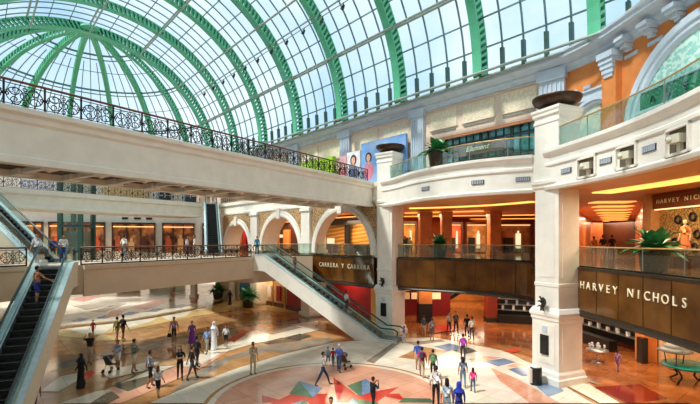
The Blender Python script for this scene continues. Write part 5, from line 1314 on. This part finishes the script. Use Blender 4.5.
# carried things
def backpack(x, y, z, rz, c, label):
    b = MB(); b.ell((0, 0, 0), (.15, .1, .22), 12, 0, 8); b.ell((0, .08, -.06), (.11, .05, .12), 10, 0, 6); b.ptube([(-.09, -.06, .18), (-.1, -.2, .1), (-.09, -.1, -.15)], .018, 6); b.ptube([(.09, -.06, .18), (.1, -.2, .1), (.09, -.1, -.15)], .018, 6)
    o = b.build('backpack', mc('bp', c)); o.location = (x+math.sin(-rz)*.0, y, z); o.rotation_euler = (0, 0, rz); tag(o, label, 'backpack'); return o
backpack(b1x-.03, b1y-.22, 1.22, 2.9, (60, 40, 60), 'dark backpack on the woman in magenta')
backpack(b2x-.03, b2y-.2, 1.08, 2.9, (90, 130, 90), 'green backpack worn by the child')
b = MB(); b.obox(Vector((0, 0, 0)), Vector((.15, 0, 0)), Vector((0, .006, 0)), Vector((0, 0, .1))); o = b.build('paper_sheet', M_WHITE); o.location = (mx_+.3, my_-.02, 1.12); o.rotation_euler = (0, 0, .1); tag(o, 'white sheet held by the striding man', 'paper')
b = MB(); b.lathe((0, 0, 0), [(.16, 0), (.18, .05), (.14, .26), (.1, .28)], 4, 0, False, .7, 1, .5); b.ptube([(-.1, 0, .26), (-.06, 0, .42), (.06, 0, .42), (.1, 0, .26)], .012, 5); o = b.build('hand_bag', M_BLACK); o.location = (bx_-.32, by_, .42); tag(o, 'black bag carried by the man in lilac', 'bag')
def stroller(x, y, rz, col, label):
    r = empty('stroller', (x, y, .012), rz); tag(r, label, 'stroller')
    for sx in (-.22, .22):
        for sy in (-.3, .3):
            b = MB(); b.tube((sx-.02, sy, .1), (sx+.02, sy, .1), .1, 14); b.build('wheel', M_BLACK, r)
        b = MB(); b.ptube([(sx, -.3, .1), (sx, .1, .5), (sx, .45, 1.0)], .015, 6); b.ptube([(sx, .3, .1), (sx, 0, .45)], .015, 6); b.build('frame', M_STEEL, r)
    b = MB(); b.tube((-.22, .45, 1.0), (.22, .45, 1.0), .02, 8); b.build('handle', M_BLACK, r)
    b = MB(); b.obox(Vector((0, -.05, .42)), Vector((.2, 0, 0)), Vector((0, .22, .05)), Vector((0, -.01, .04))); b.obox(Vector((0, .2, .66)), Vector((.2, 0, 0)), Vector((0, .1, .24)), Vector((0, .04, -.02))); b.build('seat', mc('s', col), r)
    b = MB(); b.ell((0, .12, .82), (.22, .24, .16), 12, 0, 8); b.build('hood', mc('s', col), r)
stroller(sx_, sy_-.75, 2.9, (60, 66, 60), 'small dark stroller in front of the man in light blue')
x, y = gp(345, 369); stroller(x, y, 2.6, (90, 70, 66), 'brown pushchair beside the man in royal blue')
# mannequin in the store window
r = person(SX-1.0, 21.3, Z2+.6, -1.3, 1.8, 'mannequin in a belted orange dress in the gilded window', top=(226, 150, 84), bottom=(210, 130, 70), skirt=((200, 110, 60), .4), stride=.02, skin=mat('mannequin_skin', (226, 190, 150), .4), hair=(226, 190, 150)); r['category'] = 'mannequin'; r.name = 'mannequin'
b = MB(); b.box((SX-1.0, 21.3, Z2+.3), (1.2, 1.2, .6)); b.box((SX-1.0, 21.3, Z2+.03), (1.3, 1.3, .06)); tag(b.build('display_plinth', M_DWOOD), 'dark plinth below the orange mannequin', 'plinth')
# little display table cluster beyond the near pier
x, y = gp(597, 362); r = empty('cafe_table', (x, y, 0)); tag(r, 'small pale table with glassware beyond the near pier', 'table')
b = MB(); b.lathe((0, 0, .7), [(0, 0), (.6, 0), (.62, .04), (0, .05)], 20); b.build('table_top', M_STEEL, r); b = MB(); b.lathe((0, 0, 0), [(.3, 0), (.3, .03), (.04, .06), (.04, .7)], 12); b.build('leg', M_STEEL, r)
for k in range(7):
    a = k*.9; b = MB(); b.lathe((0, 0, 0), [(.05, 0), (.02, .02), (.02, .12), (.07, .2), (.06, .34)], 10); o = b.build('glass_vase', mat('vase_pale', (206, 216, 222), .15)); o.location = (x+.4*math.cos(a)*(k > 0), y+.4*math.sin(a)*(k > 0), .75); tag(o, 'pale glass vase standing on the small table beyond the near pier', 'vase', 'vases on the small table')

# ------------------------------------------------------------------ light, sky, camera
sc = bpy.context.scene
wd = bpy.data.worlds.new('sky'); sc.world = wd; wd.use_nodes = True; n = wd.node_tree; n.nodes.clear()
out = n.nodes.new('ShaderNodeOutputWorld'); bg = n.nodes.new('ShaderNodeBackground'); tc = n.nodes.new('ShaderNodeTexCoord')
nz = n.nodes.new('ShaderNodeTexNoise'); nz.inputs['Scale'].default_value = 2.6; nz.inputs['Detail'].default_value = 5
cr = n.nodes.new('ShaderNodeValToRGB'); cr.color_ramp.elements[0].position = .3; cr.color_ramp.elements[1].position = .62
cr.color_ramp.elements[0].color = rgb(150, 200, 236); cr.color_ramp.elements[1].color = rgb(238, 247, 252)
n.links.new(tc.outputs['Generated'], nz.inputs['Vector']); n.links.new(nz.outputs['Fac'], cr.inputs['Fac']); n.links.new(cr.outputs['Color'], bg.inputs['Color'])
bg.inputs['Strength'].default_value = 1.22; n.links.new(bg.outputs[0], out.inputs[0])
sd = bpy.data.lights.new('sun', 'SUN'); sd.energy = 6.0; sd.angle = math.radians(6); sd.color = (1, .95, .86)
so = bpy.data.objects.new('sun', sd); COL.objects.link(so)
so.rotation_euler = Vector((.50, .20, -.86)).to_track_quat('-Z', 'Y').to_euler()
def arealamp(name, loc, size, energy, col=(1, .78, .54), sy=None):
    l = bpy.data.lights.new(name, 'AREA'); l.energy = energy; l.size = size; l.color = col; l.shape = 'RECTANGLE'; l.size_y = sy or size
    o = bpy.data.objects.new(name, l); COL.objects.link(o); o.location = loc; return o
for i, (x, y, z, s, sy, e) in enumerate(((9, 42, 9.6, 8, 8, 1300), (21, 36, 9.6, 3, 6, 500), (26, 44, 9.6, 3, 6, 500), (15.0, 18, 9.6, 2, 10, 600), (9, 38, 3.4, 6, 5, 420), (15.5, 24, 3.4, 3, 8, 380), (16, 34, 3.4, 4, 5, 320), (20, 17, 3.3, 2, 8, 260), (13, 47, 3.4, 5, 4, 420), (34, 57, 9.6, 3, 6, 500), (1, 39, 3.4, 4, 2, 140), (-1.2, 43.5, 9.3, 5, 3, 600), (-9, 52.5, 9.3, 5, 3, 360), (-17, 61.5, 9.3, 5, 3, 300), (-38, 57, 9.6, 16, 3, 500), (-10, 49, 3.4, 2, 6, 200))):
    arealamp('interior_fill', (x, y, z), s, e, sy=sy)  # unseen area lamps added to brighten the galleries and shops, no fixtures built
cam = bpy.data.cameras.new('camera'); co = bpy.data.objects.new('camera', cam); COL.objects.link(co)
cam.sensor_width = 36; cam.lens = 36*FPX/700; cam.shift_y = (HOR-202)/700; cam.clip_end = 500; cam.clip_start = .1
co.location = (0, 0, CH); co.rotation_euler = (math.radians(90), 0, 0); sc.camera = co
sc.view_settings.view_transform = 'Standard'; sc.view_settings.look = 'None'; sc.view_settings.exposure = 0.1; sc.view_settings.gamma = 1.0
try: sc.view_settings.use_curve_mapping = False
except Exception: pass
sc.cycles.use_denoising = True; sc.cycles.transparent_max_bounces = 24; sc.cycles.max_bounces = 8; sc.cycles.sample_clamp_indirect = 6
